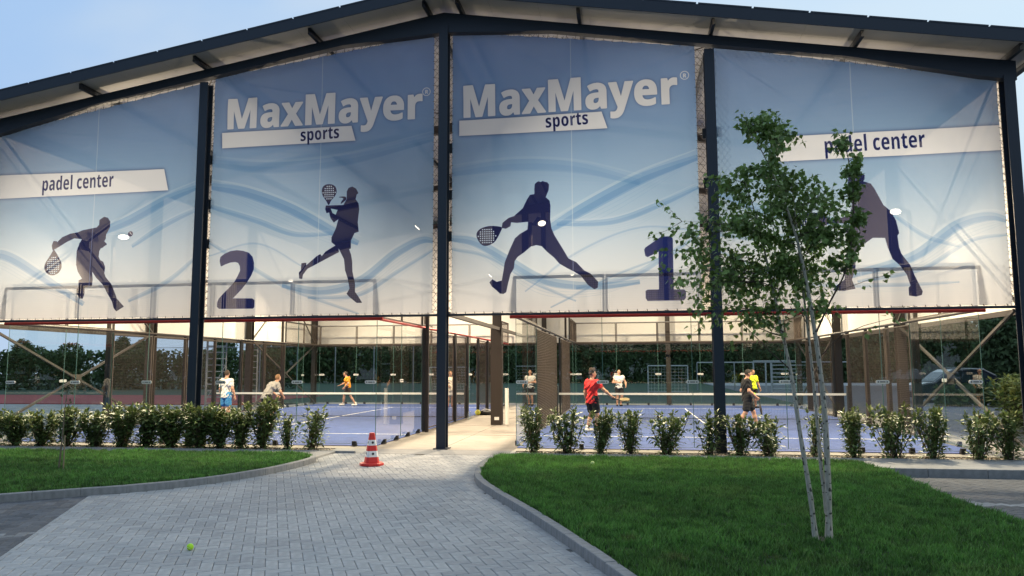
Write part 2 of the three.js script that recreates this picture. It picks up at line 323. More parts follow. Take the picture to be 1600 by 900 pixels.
const PRINT = {
  runner: '-10.68,5.72 -10.57,5.69 -10.50,5.60 -10.50,5.45 -10.56,5.33 -10.60,5.27 -10.60,5.16 -10.64,5.09 -10.56,5.01 -10.67,4.93 -10.72,4.92 -10.76,4.84 -10.77,4.69 -10.72,4.60 -10.63,4.55 -10.57,4.42 -10.58,4.26 -10.54,4.16 -10.37,3.98 -10.28,3.80 -10.19,3.60 -9.99,3.40 -10.18,3.29 -10.25,3.37 -10.31,3.54 -10.47,3.78 -10.57,3.95 -10.79,4.16 -10.93,4.34 -10.90,4.11 -10.91,3.95 -11.12,3.91 -11.11,3.76 -11.15,3.63 -11.23,3.63 -11.30,3.74 -11.32,3.85 -11.28,3.94 -11.28,4.09 -11.18,4.13 -11.32,4.32 -11.38,4.50 -11.39,4.85 -11.32,5.06 -11.25,5.17 -11.49,5.20 -11.70,5.11 -11.97,4.96 -12.09,4.90 -12.12,5.02 -12.08,5.13 -11.99,5.12 -11.98,5.09 -11.84,5.22 -11.61,5.31 -11.39,5.34 -11.26,5.39 -10.87,5.45 -10.80,5.52 -10.80,5.65',
  runnerRacket: '-12.05,4.92 -11.95,4.77 -11.83,4.60 -11.79,4.45 -11.86,4.30 -12.03,4.23 -12.20,4.27 -12.31,4.40 -12.30,4.55 -12.17,4.74 -12.08,4.89',
  jumper: '-4.13,6.13 -4.09,6.21 -4.00,6.24 -3.91,6.19 -3.85,6.08 -3.89,6.05 -3.92,5.93 -3.84,5.82 -3.82,5.68 -3.85,5.36 -3.82,5.13 -3.92,5.10 -4.01,4.91 -4.01,4.72 -4.06,4.71 -4.00,4.56 -3.97,4.39 -3.96,4.15 -3.89,3.84 -3.89,3.66 -3.80,3.54 -3.71,3.40 -3.83,3.40 -4.02,3.55 -4.08,3.62 -4.01,3.74 -4.06,3.98 -4.13,4.19 -4.16,4.46 -4.33,4.78 -4.31,4.64 -4.54,4.53 -4.72,4.44 -4.99,4.31 -5.10,4.26 -5.22,4.11 -5.24,4.01 -5.30,4.02 -5.31,4.16 -5.26,4.21 -5.25,4.38 -5.14,4.39 -5.15,4.31 -4.87,4.54 -4.78,4.59 -4.74,4.53 -4.64,4.65 -4.38,4.80 -4.49,4.89 -4.49,5.00 -4.39,5.21 -4.32,5.47 -4.45,5.38 -4.53,5.49 -4.57,5.63 -4.64,5.62 -4.67,5.71 -4.66,5.79 -4.53,5.79 -4.21,5.79 -4.17,5.87 -4.13,5.94',
  jumperGap: '-4.54,5.72 -4.36,5.68 -4.41,5.56 -4.49,5.61',
  ponytail: '-4.39,6.00 -4.16,6.02 -4.14,5.93 -4.22,5.87 -4.30,5.81 -4.26,5.91 -4.20,5.97',
  jumperRacket: '-4.59,5.78 -4.54,5.92 -4.41,6.05 -4.39,6.18 -4.45,6.30 -4.60,6.34 -4.74,6.31 -4.79,6.18 -4.76,6.05 -4.65,5.90',
  lunger: '0.50,6.12 0.54,6.16 0.58,6.18 0.63,6.16 0.68,6.18 0.73,6.16 0.78,6.15 0.82,6.10 0.81,5.97 0.74,5.80 0.83,5.71 0.85,5.59 0.84,5.26 0.87,5.05 0.94,4.88 1.10,4.61 1.26,4.33 1.44,4.24 1.62,4.04 1.76,3.97 1.93,3.78 1.92,3.65 1.85,3.62 1.71,3.72 1.55,3.94 1.39,4.04 1.22,4.13 1.06,4.23 0.93,4.38 0.77,4.52 0.65,4.65 0.52,4.68 0.39,4.65 0.23,4.52 0.07,4.41 -0.00,4.31 -0.02,4.14 -0.10,4.01 -0.16,3.78 -0.20,3.59 -0.26,3.55 -0.34,3.56 -0.41,3.63 -0.52,3.72 -0.58,3.82 -0.52,3.88 -0.42,3.82 -0.29,3.85 -0.25,4.08 -0.22,4.28 -0.10,4.58 0.02,4.84 0.14,4.94 0.32,5.04 0.34,5.24 0.07,5.22 -0.08,5.24 -0.10,5.14 -0.20,5.09 -0.29,5.11 -0.27,5.22 -0.13,5.33 0.00,5.37 0.21,5.55 0.31,5.75 0.38,5.86 0.49,5.88 0.49,6.01',
  lungerRacket: '-0.27,5.13 -0.57,5.17 -0.78,5.12 -0.89,5.04 -0.91,4.91 -0.81,4.73 -0.68,4.67 -0.52,4.73 -0.42,4.82 -0.30,5.06',
  ready: '7.56,6.15 7.64,6.14 7.72,6.06 7.80,6.02 7.79,5.93 7.76,5.88 7.92,5.82 7.98,5.72 8.08,5.50 8.15,5.34 8.29,5.20 8.39,4.99 8.44,4.71 8.40,4.66 8.42,4.39 8.46,4.25 8.62,4.01 8.70,3.77 8.77,3.60 8.84,3.43 8.82,3.36 8.71,3.33 8.58,3.35 8.58,3.51 8.62,3.56 8.56,3.80 8.43,4.01 8.29,4.15 8.21,4.39 8.16,4.62 7.90,4.63 7.69,4.48 7.53,4.31 7.50,3.96 7.42,3.71 7.48,3.52 7.27,3.48 7.04,3.49 7.08,3.56 7.28,3.71 7.32,3.93 7.36,4.35 7.45,4.59 7.61,4.82 7.43,4.73 7.28,4.80 7.42,4.88 7.61,4.91 7.77,5.08 7.61,5.29 7.57,5.14 7.50,5.02 7.34,4.96 7.06,4.99 7.05,5.05 7.23,5.06 7.46,5.14 7.52,5.35 7.47,5.56 7.44,5.74 7.47,5.95 7.47,6.09',
  readyRacket: '7.10,5.01 6.88,5.20 6.61,5.24 6.41,5.18 6.34,5.04 6.43,4.90 6.66,4.85 6.93,4.92',
  barA: '-14.94,6.96 -9.04,6.91 -8.90,6.35 -14.88,6.31',
  barB: '-7.49,7.78 -4.05,7.78 -3.94,7.40 -7.47,7.38',
  barC: '-1.33,7.76 2.08,7.79 2.21,7.38 -1.33,7.38',
  barD: '5.88,6.98 10.61,7.00 10.63,6.45 5.98,6.41',
  two: '-7.40,4.50 -7.38,4.59 -7.28,4.66 -7.14,4.72 -6.97,4.74 -6.81,4.72 -6.66,4.67 -6.56,4.57 -6.52,4.43 -6.52,4.27 -6.58,4.12 -6.69,3.95 -6.83,3.78 -6.97,3.64 -7.08,3.54 -6.52,3.53 -6.47,3.49 -6.47,3.34 -6.50,3.31 -7.38,3.32 -7.43,3.36 -7.43,3.46 -7.39,3.55 -7.28,3.67 -7.14,3.80 -7.00,3.95 -6.91,4.11 -6.85,4.24 -6.86,4.36 -6.91,4.45 -7.00,4.48 -7.13,4.47 -7.25,4.43 -7.37,4.38',
  one: '3.39,4.77 3.58,4.77 3.62,4.73 3.61,3.55 3.85,3.55 3.88,3.51 3.87,3.38 3.84,3.34 3.05,3.34 3.02,3.39 3.02,3.54 3.06,3.56 3.32,3.56 3.33,4.47 3.07,4.34 3.03,4.36 3.01,4.49 3.03,4.53',
  ball: '-9.90,5.26',
  padelA: '-12.54,6.48 -10.46,6.52',
  padelD: '6.98,6.55 9.10,6.60',
  sportsB: '-5.39,7.46 -4.35,7.49',
  sportsC: '0.75,7.47 1.78,7.51',
  nameB: '-7.42,7.88 -2.24,7.88',
  nameC: '-1.30,7.84 3.84,7.90',
  nameBtop: '-7.28,8.64',
  nameCtop: '-1.13,8.63',
  regB: '-2.15,8.53',
  regC: '4.00,8.55',
};
const RIBBONS = [
  ['-14.75,4.73 -13.61,4.82 -12.44,4.25 -11.11,3.48', 0.26, 0.45],
  ['-10.86,5.29 -9.97,5.60 -8.93,6.10 -8.03,6.43', 0.26, 0.5],
  ['-9.84,4.93 -8.90,5.48 -8.00,5.86', 0.15, 0.35],
  ['-9.86,3.54 -8.82,4.01 -7.95,4.71', 0.13, 0.35],
  ['-7.80,6.42 -6.84,6.22 -5.64,5.77 -4.46,5.14 -3.81,4.84', 0.27, 0.55],
  ['-7.78,5.90 -6.47,5.48 -5.45,5.11 -4.46,5.09', 0.15, 0.35],
  ['-7.74,4.98 -6.78,4.44 -5.58,3.78 -3.77,3.13', 0.11, 0.3],
  ['-7.72,4.63 -6.45,4.91 -5.10,4.24', 0.06, 0.25],
  ['-5.75,3.87 -4.76,3.69 -3.79,3.90 -2.84,4.58 -2.21,4.87 -1.90,4.84', 0.23, 0.5],
  ['-5.08,3.54 -3.78,3.59 -2.84,4.11 -1.90,4.66', 0.11, 0.35],
  ['-7.74,7.00 -6.18,6.81 -4.18,6.91 -1.92,7.36', 0.29, 0.3],
  ['-1.59,4.90 -0.97,4.79 -0.20,4.35 0.70,3.84 1.87,3.68 2.88,3.76', 0.23, 0.5],
  ['-1.59,4.65 -0.66,4.44 0.40,3.82 1.43,3.35', 0.10, 0.3],
  ['0.78,5.01 1.75,5.55 2.93,6.13 4.26,6.60', 0.29, 0.55],
  ['1.00,5.15 2.33,5.18 3.35,5.52 4.24,5.90', 0.16, 0.4],
  ['1.43,3.65 2.74,3.91 3.46,4.33 4.24,4.82', 0.13, 0.35],
  ['0.84,3.21 2.31,3.92 4.23,4.58', 0.06, 0.3],
  ['0.25,3.59 1.44,4.46 2.91,5.01 4.24,4.90', 0.06, 0.25],
  ['-1.56,6.48 -0.04,6.60 1.47,6.47 2.93,6.06', 0.29, 0.25],
  ['4.63,5.76 5.73,5.28 7.07,5.02 8.38,4.91', 0.23, 0.35],
  ['4.58,4.81 5.70,4.68 6.79,4.82', 0.15, 0.35],
  ['7.41,3.81 8.73,4.20 9.67,4.86 10.31,5.01 10.68,4.90', 0.23, 0.5],
  ['7.54,3.67 8.85,3.91 9.90,4.51 10.66,4.62', 0.10, 0.35],
  ['4.59,4.45 6.34,3.69 8.31,3.58 9.59,3.62', 0.10, 0.3],
  ['8.27,5.19 9.01,4.61 9.64,4.38', 0.11, 0.3],
];

// ---------------------------------------------------------------- the hall
const CX = -1.68, BAY = 6.22, FRAMES = [0.3, -7, -14, -21], SL = 0.165;
const roofY = (x) => 10.58 - SL * Math.abs(x - CX);     // underside of the roof panels
const colX = [-2, -1, 0, 1, 2].map((k) => CX + k * BAY);
const hall = thing('sports_hall', 'large open-sided gabled steel hall with dark frame and pale roof underside', 'hall');
function hSection(w, d, t) {
  const s = new THREE.Shape(), a = w / 2, b = d / 2, c = t / 2;
  [[-a, -b], [a, -b], [a, -b + t], [c, -b + t], [c, b - t], [a, b - t], [a, b], [-a, b], [-a, b - t], [-c, b - t], [-c, -b + t], [-a, -b + t]].forEach(([x, y], i) => (i ? s.lineTo(x, y) : s.moveTo(x, y)));
  return s;
}
function column(x, z, top, mat, w = 0.22) {
  const g = new THREE.ExtrudeGeometry(hSection(w, 0.26, 0.02), { depth: top + 0.012, bevelEnabled: false });
  g.rotateX(-Math.PI / 2); g.translate(x, -0.012, z);
  const m = part('column', g, mat, hall);
  part('base_plate', bx(0.34, 0.02, 0.36, x, 0.0, z), mat, m);
  return m;
}
for (const x of colX) column(x, FRAMES[0], roofY(x) - 0.5, MAT.steel);
for (const x of colX) column(x, FRAMES[3], roofY(x) - 0.5, MAT.steelInWarm);
for (const z of FRAMES.slice(1, 3)) for (const x of [colX[0], colX[2], colX[4]]) column(x, z, roofY(x) - 0.5, MAT.steelInWarm, 0.26);
// box cover and label plate at the middle column of the walkway
part('cover', merge([bx(0.36, 3.1, 0.02, CX, 1.55, -6.83), bx(0.02, 3.1, 0.3, CX - 0.17, 1.55, -6.99), bx(0.02, 3.1, 0.3, CX + 0.17, 1.55, -6.99)]), std([0.026, 0.018, 0.014], 0.55), hall);
part('label_plate', bx(0.15, 0.1, 0.004, CX + 0.02, 0.2, -6.816), MAT.plate, hall);
// rafters with haunches at ridge and eaves
for (const [i, z] of FRAMES.entries()) for (const s of [-1, 1]) {
  const pts = [[0, 0], [12.6, -12.6 * SL], [12.6, -12.6 * SL - 0.42], [11.9, -11.9 * SL - 0.40], [9.2, -9.2 * SL - 0.22], [2.6, -2.6 * SL - 0.22], [0, -0.5]];
  const sh = new THREE.Shape(pts.map(([x, y]) => new THREE.Vector2(x * s, y)));
  const g = new THREE.ExtrudeGeometry(sh, { depth: 0.2, bevelEnabled: false }); g.translate(CX, 10.42, z - 0.1);
  part('rafter', g, i ? MAT.steelInWarm : MAT.steel, hall);
}
for (const s of [-1, 1]) for (const d of [0.4, 3.25, 6.25, 9.35, 12.45]) {
  const x = CX + s * d, y = roofY(x) - 0.078;
  const g = merge([bx(0.012, 0.145, 22.7, 0, 0, 0), bx(0.07, 0.012, 22.7, 0.035, 0.067, 0), bx(0.07, 0.012, 22.7, 0.035, -0.067, 0)]);
  g.translate(x, y, -10.45);
  part('purlin', g, MAT.steel, hall);
}
// roof panels, each about 1.2 m wide, laid along the ridge; cover strips on the gable edge
const PANELW = 1.18, ang = Math.atan(SL);
for (const s of [-1, 1]) for (let k = 0; k < 11; k++) {
  const d0 = k * PANELW + (k ? 0.001 : 0), d1 = (k + 1) * PANELW - 0.001, dm = (d0 + d1) / 2, w = (d1 - d0) / Math.cos(ang);
  const g = new THREE.BoxGeometry(w, 0.16, 22.9);
  const m = part('roof_panel', g, [MAT.roofOut, MAT.roofOut, MAT.roofOut, MAT.soffit, MAT.roofOut, MAT.roofOut], hall);
  m.position.set(CX + s * dm, roofY(CX + dm) + 0.085, -10.4); m.rotation.z = -s * ang;
  const f = part('edge_trim', new THREE.BoxGeometry(w + 0.004, 0.26, 0.03), MAT.roofOut, m); f.position.set(0, 0.0, 11.468);
  part('trim_lip', new THREE.BoxGeometry(w - 0.04, 0.035, 0.12), MAT.roofOut, m).position.set(0, 0.148, 11.43);
}
for (const s of [-1, 1]) { const x = CX + s * 13.05; part('gutter', bx(0.14, 0.13, 22.9, x, roofY(x) + 0.0, -10.4), MAT.roofOut, hall); }
// cladding above head height on both sides and the far gable
const EAVE = roofY(colX[0]) - 0.32;
for (const x of [colX[0] - 0.2, colX[4] + 0.2]) for (let i = 0; i < 3; i++) {
  const z0 = FRAMES[i] - 0.03 - (i ? 0 : 0.1), z1 = FRAMES[i + 1] + 0.03;
  part('side_cladding', bx(0.03, EAVE - 3.06, z0 - z1, x, (EAVE + 3.06) / 2, (z0 + z1) / 2), MAT.cladding, hall);
  part('side_rail', bx(0.09, 0.12, z0 - z1, x, 3.0, (z0 + z1) / 2), MAT.steelInWarm, hall);
}
for (let i = 0; i < 4; i++) {
  const xa = colX[i] + 0.02, xb = colX[i + 1] - 0.02, s = new THREE.Shape([[xa, 3.1], [xb, 3.1], [xb, roofY(xb) - 0.25], [xa, roofY(xa) - 0.25]].map(([x, y]) => new THREE.Vector2(x, y)));
  const g = new THREE.ExtrudeGeometry(s, { depth: 0.03, bevelEnabled: false }); g.translate(0, 0, -21.2);
  part('end_cladding', g, MAT.cladding, hall);
  part('end_rail', bx(xb - xa, 0.12, 0.08, (xa + xb) / 2, 3.035, -21.17), MAT.steelInWarm, hall);
  part('banner_rail', rod(V(colX[i] + 0.1, 3.07, 0.2), V(colX[i + 1] - 0.1, 3.07, 0.2), 0.03), MAT.steel, hall);
}
// cross bracing of the side bays, low and high, and in the roof
for (const x of [colX[0] + 0.02, colX[4] - 0.02]) for (const [za, zb] of [[0.16, -6.86], [-14.14, -20.86]]) {
  const k = x < 0 ? 1 : -1;
  for (const [ya, yb, r] of [[0.05, 3.0, 0.06], [3.1, EAVE, 0.05]]) {
    part('cross_brace', bar(V(x, ya, za), V(x, yb, zb), r), MAT.chrome, hall);
    part('cross_brace', bar(V(x + k * 0.1, yb, za), V(x + k * 0.1, ya, zb), r), MAT.chrome, hall);
    part('gusset_plate', bx(0.02, 0.3, 0.4, x + k * 0.05, (ya + yb) / 2, (za + zb) / 2), MAT.chrome, hall);
  }
}
for (const s of [-1, 1]) for (const [a, b] of [[0.5, 6.2], [6.2, 12.2]]) for (const f of [0, 1]) {
  const xa = CX + s * (f ? b : a), xb = CX + s * (f ? a : b);
  part('roof_brace', rod(V(xa, roofY(xa) - 0.3, 0.1), V(xb, roofY(xb) - 0.3, -6.9), 0.016), MAT.steelInWarm, hall);
}
for (const [za, zb] of [[0.16, -6.8], [-7.2, -13.8]]) part('tie_beam', bx(0.1, 0.1, za - zb, CX + 0.08, 3.1, (za + zb) / 2), MAT.chrome, hall);
// dark bracket plates on the front columns
for (const x of colX.slice(1, 4)) for (const y of [4.95, 5.95, 7.1]) part('bracket', bx(0.36, 0.24, 0.03, x, y + (x > 0 ? 0.05 : 0), 0.15), MAT.black, hall);

// ---------------------------------------------------------------- printed mesh banners in the front gable
const pts2 = (s) => s.split(' ').map((t) => t.split(',').map(Number));
const BAN = [
  { x0: -13.95, x1: -8.02, ya: 8.06, yb: 9.14, label: 'leftmost blue banner showing a stooping player and a padel center strip' },
  { x0: -7.72, x1: -1.96, ya: 9.24, yb: 10.0, label: 'blue banner with the number 2 and a jumping player in a cap' },
  { x0: -1.5, x1: 4.24, ya: 10.02, yb: 9.24, label: 'blue banner with the number 1 and a lunging player' },
  { x0: 4.64, x1: 10.6, ya: 9.2, yb: 8.04, label: 'rightmost blue banner behind the birch, with a woman player bending forward' },
];
const BY0 = 3.11, BY1 = 10.15, INK = '#1d2450', INK2 = '#1b2863', WHITE = '#e6ecf4';
function paint(b) {
  const W = 1024, H = 1240, cv = document.createElement('canvas'); cv.width = W; cv.height = H;
  const c = cv.getContext('2d'), kx = W / (b.x1 - b.x0), ky = H / (BY1 - BY0);
  const X = (x) => (x - b.x0) * kx, Y = (y) => (BY1 - y) * ky;
  const bg = c.createLinearGradient(0, 0, 0, H);         // the artwork runs from blue to white; lamp glow painted into the foot
  [[0, '#7c9bd2'], [0.22, '#7b9fd2'], [0.42, '#86aad3'], [0.62, '#99b9d9'], [0.8, '#c4d4e4'], [1, '#f0f0f1']].forEach(([t, k]) => bg.addColorStop(t, k));
  c.fillStyle = bg; c.fillRect(0, 0, W, H);
  const path = (p) => { c.beginPath(); p.forEach(([x, y], i) => (i ? c.lineTo(X(x), Y(y)) : c.moveTo(X(x), Y(y)))); c.closePath(); };
  const soft = (p) => {                                  // closed outline through the midpoints
    c.beginPath(); const n = p.length, m = (i) => [(p[i % n][0] + p[(i + 1) % n][0]) / 2, (p[i % n][1] + p[(i + 1) % n][1]) / 2];
    c.moveTo(X(m(0)[0]), Y(m(0)[1])); for (let i = 1; i <= n; i++) c.quadraticCurveTo(X(p[i % n][0]), Y(p[i % n][1]), X(m(i)[0]), Y(m(i)[1])); c.closePath();
  };
  // wave ribbons
  for (const [s, w, al] of RIBBONS) {
    const cu = new THREE.CatmullRomCurve3(pts2(s).map(([x, y]) => V(x, y, 0)), false, 'centripetal'), q = cu.getPoints(60);
    if (q[0].x > b.x1 + 0.4 || q[60].x < b.x0 - 0.4) continue;
    for (const [f, k, col] of [[1, 1, '#4f86bd'], [0.5, 0.7, '#3f74b4'], [0.22, 0.9, '#e8f1f6']]) {
      const up = [], dn = [];
      q.forEach((p, i) => { const t = i / 60, a = q[Math.max(0, i - 1)], e = q[Math.min(60, i + 1)], d = e.clone().sub(a).normalize(), ww = w * f * (0.35 + 0.65 * Math.sin(Math.PI * clamp(t * 0.8 + 0.15, 0, 1))) / 2, off = f === 1 ? 0 : f === 0.5 ? -w * 0.12 : w * 0.62; up.push([p.x - d.y * (ww + off), p.y + d.x * (ww + off)]); dn.push([p.x - d.y * (-ww + off), p.y + d.x * (-ww + off)]); });
      c.globalAlpha = al * k * (f === 0.22 ? 0.35 : 0.62); c.fillStyle = col; path([...up, ...dn.reverse()]); c.fill();
    }
    c.strokeStyle = '#5f93c4'; c.lineWidth = 2;
    for (let n = 1; n <= 3; n++) { c.globalAlpha = al * 0.3; c.beginPath(); q.forEach((p, i) => { const yy = p.y - w * (0.5 + 0.35 * n) * Math.sin(Math.PI * i / 60) ; i ? c.lineTo(X(p.x), Y(yy)) : c.moveTo(X(p.x), Y(yy)); }); c.stroke(); }
  }
  c.globalAlpha = 1;
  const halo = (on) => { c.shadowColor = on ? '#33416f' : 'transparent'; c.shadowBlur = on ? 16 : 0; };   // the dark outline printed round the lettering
  const has = (s) => { const p = pts2(s); return p.some(([x]) => x > b.x0 - 0.2 && x < b.x1 + 0.2); };
  const figure = (s, r, holes) => {
    if (!has(s)) return; c.fillStyle = INK; path(pts2(s)); c.fill(); c.strokeStyle = INK; c.lineJoin = 'round'; c.lineWidth = 3; c.stroke(); const p = pts2(r); soft(p); c.fill();
    const xs = p.map((a) => a[0]), ys = p.map((a) => a[1]), [cx, cy, rx, ry] = holes(Math.min(...xs), Math.max(...xs), Math.min(...ys), Math.max(...ys));
    c.fillStyle = '#b9cbdc'; for (let i = -6; i <= 6; i++) for (let j = -6; j <= 6; j++) { const x = i * 0.052, y = j * 0.052; if ((x / rx) ** 2 + (y / ry) ** 2 < 1) { c.beginPath(); c.arc(X(cx + x), Y(cy + y), 3, 0, 7); c.fill(); } }
  };
  figure(PRINT.runner, PRINT.runnerRacket, (a, e, f, g) => [(a + e) / 2, f + 0.27, 0.2, 0.22]);
  figure(PRINT.jumper, PRINT.jumperRacket, (a, e, f, g) => [(a + e) / 2, g - 0.22, 0.16, 0.19]);
  figure(PRINT.lunger, PRINT.lungerRacket, (a, e, f, g) => [a + 0.26, f + 0.25, 0.21, 0.2]);
  figure(PRINT.ready, PRINT.readyRacket, (a, e, f, g) => [a + 0.26, (f + g) / 2, 0.2, 0.15]);
  if (has(PRINT.jumper)) { c.fillStyle = '#9fc6dc'; path(pts2(PRINT.jumperGap)); c.fill(); c.fillStyle = INK; soft(pts2(PRINT.ponytail)); c.fill(); }
  if (has(PRINT.ball)) { const [x, y] = pts2(PRINT.ball)[0]; c.fillStyle = '#5b5670'; c.beginPath(); c.arc(X(x), Y(y), 0.07 * kx, 0, 7); c.fill(); c.strokeStyle = '#cfd6df'; c.lineWidth = 3; c.beginPath(); c.arc(X(x) + 8, Y(y) - 8, 0.06 * kx, 1.6, 3.2); c.stroke(); }
  c.fillStyle = INK2; for (const s of [PRINT.two, PRINT.one]) if (has(s)) { path(pts2(s)); c.fill(); c.strokeStyle = INK2; c.lineJoin = 'round'; c.lineWidth = 6; c.stroke(); }
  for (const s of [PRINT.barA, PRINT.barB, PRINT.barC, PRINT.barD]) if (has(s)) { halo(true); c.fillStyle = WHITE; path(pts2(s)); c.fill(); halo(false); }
  const write = (txt, s, cap, col, glow, spread = 0) => {  // text stretched between two baseline points, cap height in metres
    const p = pts2(s); if (!(p[0][0] > b.x0 && p[0][0] < b.x1)) return;
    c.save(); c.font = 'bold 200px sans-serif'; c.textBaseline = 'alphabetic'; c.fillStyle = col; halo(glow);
    const wid = c.measureText(txt).width, dx = X(p[1][0]) - X(p[0][0]), dy = Y(p[1][1]) - Y(p[0][1]);
    c.translate(X(p[0][0]), Y(p[0][1])); c.rotate(Math.atan2(dy, dx)); c.scale(dx / wid, (cap * ky) / (200 * 0.714)); c.fillText(txt, 0, 0);
    if (spread) { halo(false); c.strokeStyle = col; c.lineWidth = spread; c.lineJoin = 'round'; c.strokeText(txt, 0, 0); }
    c.restore();
  };
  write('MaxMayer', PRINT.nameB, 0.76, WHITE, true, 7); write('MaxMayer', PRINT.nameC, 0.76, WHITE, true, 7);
  write('sports', PRINT.sportsB, 0.31, INK2, false); write('sports', PRINT.sportsC, 0.31, INK2, false);
  write('padel center', PRINT.padelA, 0.36, INK2, false); write('padel center', PRINT.padelD, 0.36, INK2, false);
  for (const s of [PRINT.regB, PRINT.regC]) { const [x, y] = pts2(s)[0]; if (x < b.x0 || x > b.x1) continue; c.strokeStyle = WHITE; c.fillStyle = WHITE; c.lineWidth = 3; c.beginPath(); c.arc(X(x), Y(y), 17, 0, 7); c.stroke(); c.font = 'bold 24px sans-serif'; c.textAlign = 'center'; c.fillText('R', X(x), Y(y) + 9); c.textAlign = 'left'; }
  // seams of the welded strips
  c.globalAlpha = 0.35; c.fillStyle = '#dbe6ee'; c.fillRect(W * 0.5 - 2, 0, 4, H); c.globalAlpha = 1;
  const t = new THREE.CanvasTexture(cv); t.colorSpace = THREE.SRGBColorSpace; t.magFilter = THREE.LinearFilter; return t;
}
BAN.forEach((b, bi) => {
  const nx = 64, ny = 72, pos = [], uv = [], idx = [];
  for (let j = 0; j <= ny; j++) for (let i = 0; i <= nx; i++) {
    const s = i / nx, t = j / ny, sag = 0.03 * Math.sin(Math.PI * t) * Math.sin(s * Math.PI * 9) ** 2 * (Math.min(s, 1 - s) < 0.03 ? 1 : 0);
    const x = lerp(b.x0, b.x1, s), top = lerp(b.ya, b.yb, s) - 0.018 * Math.sin(s * Math.PI * 14) ** 2, y = lerp(BY0, top, t);
    const edge = Math.min(1, 6 * Math.min(s, 1 - s, t, 1 - t));
    const corner = Math.exp(-(((s - 0.08) / 0.12) ** 2 + ((t - 0.94) / 0.2) ** 2)) + Math.exp(-(((s - 0.9) / 0.12) ** 2 + ((t - 0.9) / 0.18) ** 2));
    const z = 0.2 + 0.05 * edge * (fbm(x * 0.35 + bi * 7, y * 0.3 + 3, 2) - 0.5) + 0.022 * (fbm(x * 1.1 + y * 0.9 + bi, y * 0.9 - x * 0.9 + 30, 2) - 0.5) + 0.02 * corner * Math.sin((s * 30 + t * 22));
    pos.push(x + sag * (s < 0.5 ? 1 : -1), y, z); uv.push((x - b.x0) / (b.x1 - b.x0), (y - BY0) / (BY1 - BY0));
  }
  for (let j = 0; j < ny; j++) for (let i = 0; i < nx; i++) { const a = j * (nx + 1) + i, e = a + nx + 1; idx.push(a, a + 1, e + 1, a, e + 1, e); }
  const g = new THREE.BufferGeometry(); g.setAttribute('position', new THREE.Float32BufferAttribute(pos, 3)); g.setAttribute('uv', new THREE.Float32BufferAttribute(uv, 2)); g.setIndex(idx); g.computeVertexNormals();
  const m = phys([0.5, 0.52, 0.56], 1, { map: paint(b), side: THREE.DoubleSide, transmission: 0.46, thickness: 0, transparent: true, opacity: 0.91, specularIntensity: 0.15 });   // open-weave cloth: a tenth of it is holes
  const o = thing('printed_banner', b.label, 'banner', 'printed banners in the front gable');
  part('cloth', g, m, o);
  const ties = [];
  for (let k = 0; k < 26; k++) { const t = (k + 0.5) / 26, x = lerp(b.x0, b.x1, t); ties.push(bar(V(x, BY0 + 0.03, 0.2), V(x + 0.02, BY0 - 0.04, 0.225), 0.012)); ties.push(bar(V(x, lerp(b.ya, b.yb, t) - 0.04, 0.2), V(x + 0.03, lerp(b.ya, b.yb, t) + 0.12, 0.2), 0.008)); }
  for (let k = 0; k < 34; k++) { const t = (k + 0.5) / 34; for (const e of [0, 1]) { const x = e ? b.x1 : b.x0, y = lerp(BY0, e ? b.yb : b.ya, t), s = e ? 1 : -1; ties.push(bar(V(x - s * 0.03, y, 0.205), V(x + s * 0.16, y - 0.05, 0.22), 0.008)); } }
  const tm = part('ties', merge(ties), MAT.black, o); tm.userData.kind = 'stuff';
});
// strips of chain-link netting that hold the banners' edges to the frame
for (let i = 0; i < 4; i++) {
  const xa = colX[i] + 0.03, xb = colX[i + 1] - 0.03, list = [], P = 0.17, y0 = 3.08, z = 0.09;
  const top = (x) => roofY(x) - 0.36, yMax = Math.max(top(xa), top(xb));
  for (const s of [1, -1]) for (let c = -12; c < 12; c += P) {   // lines y = c' + s * 1.3 x, clipped to the bay
    const f = (x) => y0 + 4 + c + s * 1.3 * (x - (xa + xb) / 2); let a = null, e = null;
    const flush = () => { if (a && e[0] - a[0] > 0.02) list.push(bar(V(a[0], a[1], z), V(e[0], e[1], z), 0.006)); a = null; };
    for (let k = 0; k <= 240; k++) { const x = lerp(xa, xb, k / 240), y = f(x); if (y > y0 && y < top(x) && (x < xa + 0.3 || x > xb - 0.3 || y > top(x) - 0.3)) { if (!a) a = [x, y]; e = [x, y]; } else flush(); }
    flush();
  }
  const o = solo('chain_link_net', merge(list), MAT.netting, ['leftmost', 'second from left', 'second from right', 'rightmost'][i].replace(/^/, 'dark diamond netting strips round the edges of the ') + ' banner', 'netting', 'edge nets of the front banners');
}

// ---------------------------------------------------------------- padel courts
const GAP = 3.38, COURTS = [{ x: 0, n: 1 }, { x: -GAP - 10, n: 2 }];
function meshPanelGeo(w, h, pitch, r) {                  // welded wire panel in the xy plane, origin at its lower left
  const l = [];
  for (let x = pitch / 2; x < w; x += pitch) l.push(bx(r, h, r, x, h / 2, 0));
  for (let y = pitch / 2; y < h; y += pitch) l.push(bx(w, r, r, w / 2, y, r * 0.9));
  l.push(bx(0.03, h, 0.03, 0.015, h / 2, 0), bx(0.03, h, 0.03, w - 0.015, h / 2, 0), bx(w - 0.06, 0.03, 0.03, w / 2, 0.015, 0), bx(w - 0.06, 0.03, 0.03, w / 2, h - 0.015, 0));
  return merge(l);
}
const sideMesh = meshPanelGeo(1.93, 2.9, 0.05, 0.0036), topMesh = meshPanelGeo(1.96, 0.96, 0.05, 0.0036);
const denseMesh = meshPanelGeo(1.93, 2.9, 0.05, 0.0085);
const paneGeo = new THREE.PlaneGeometry(1.988, 2.93).translate(0, 1.515, 0);
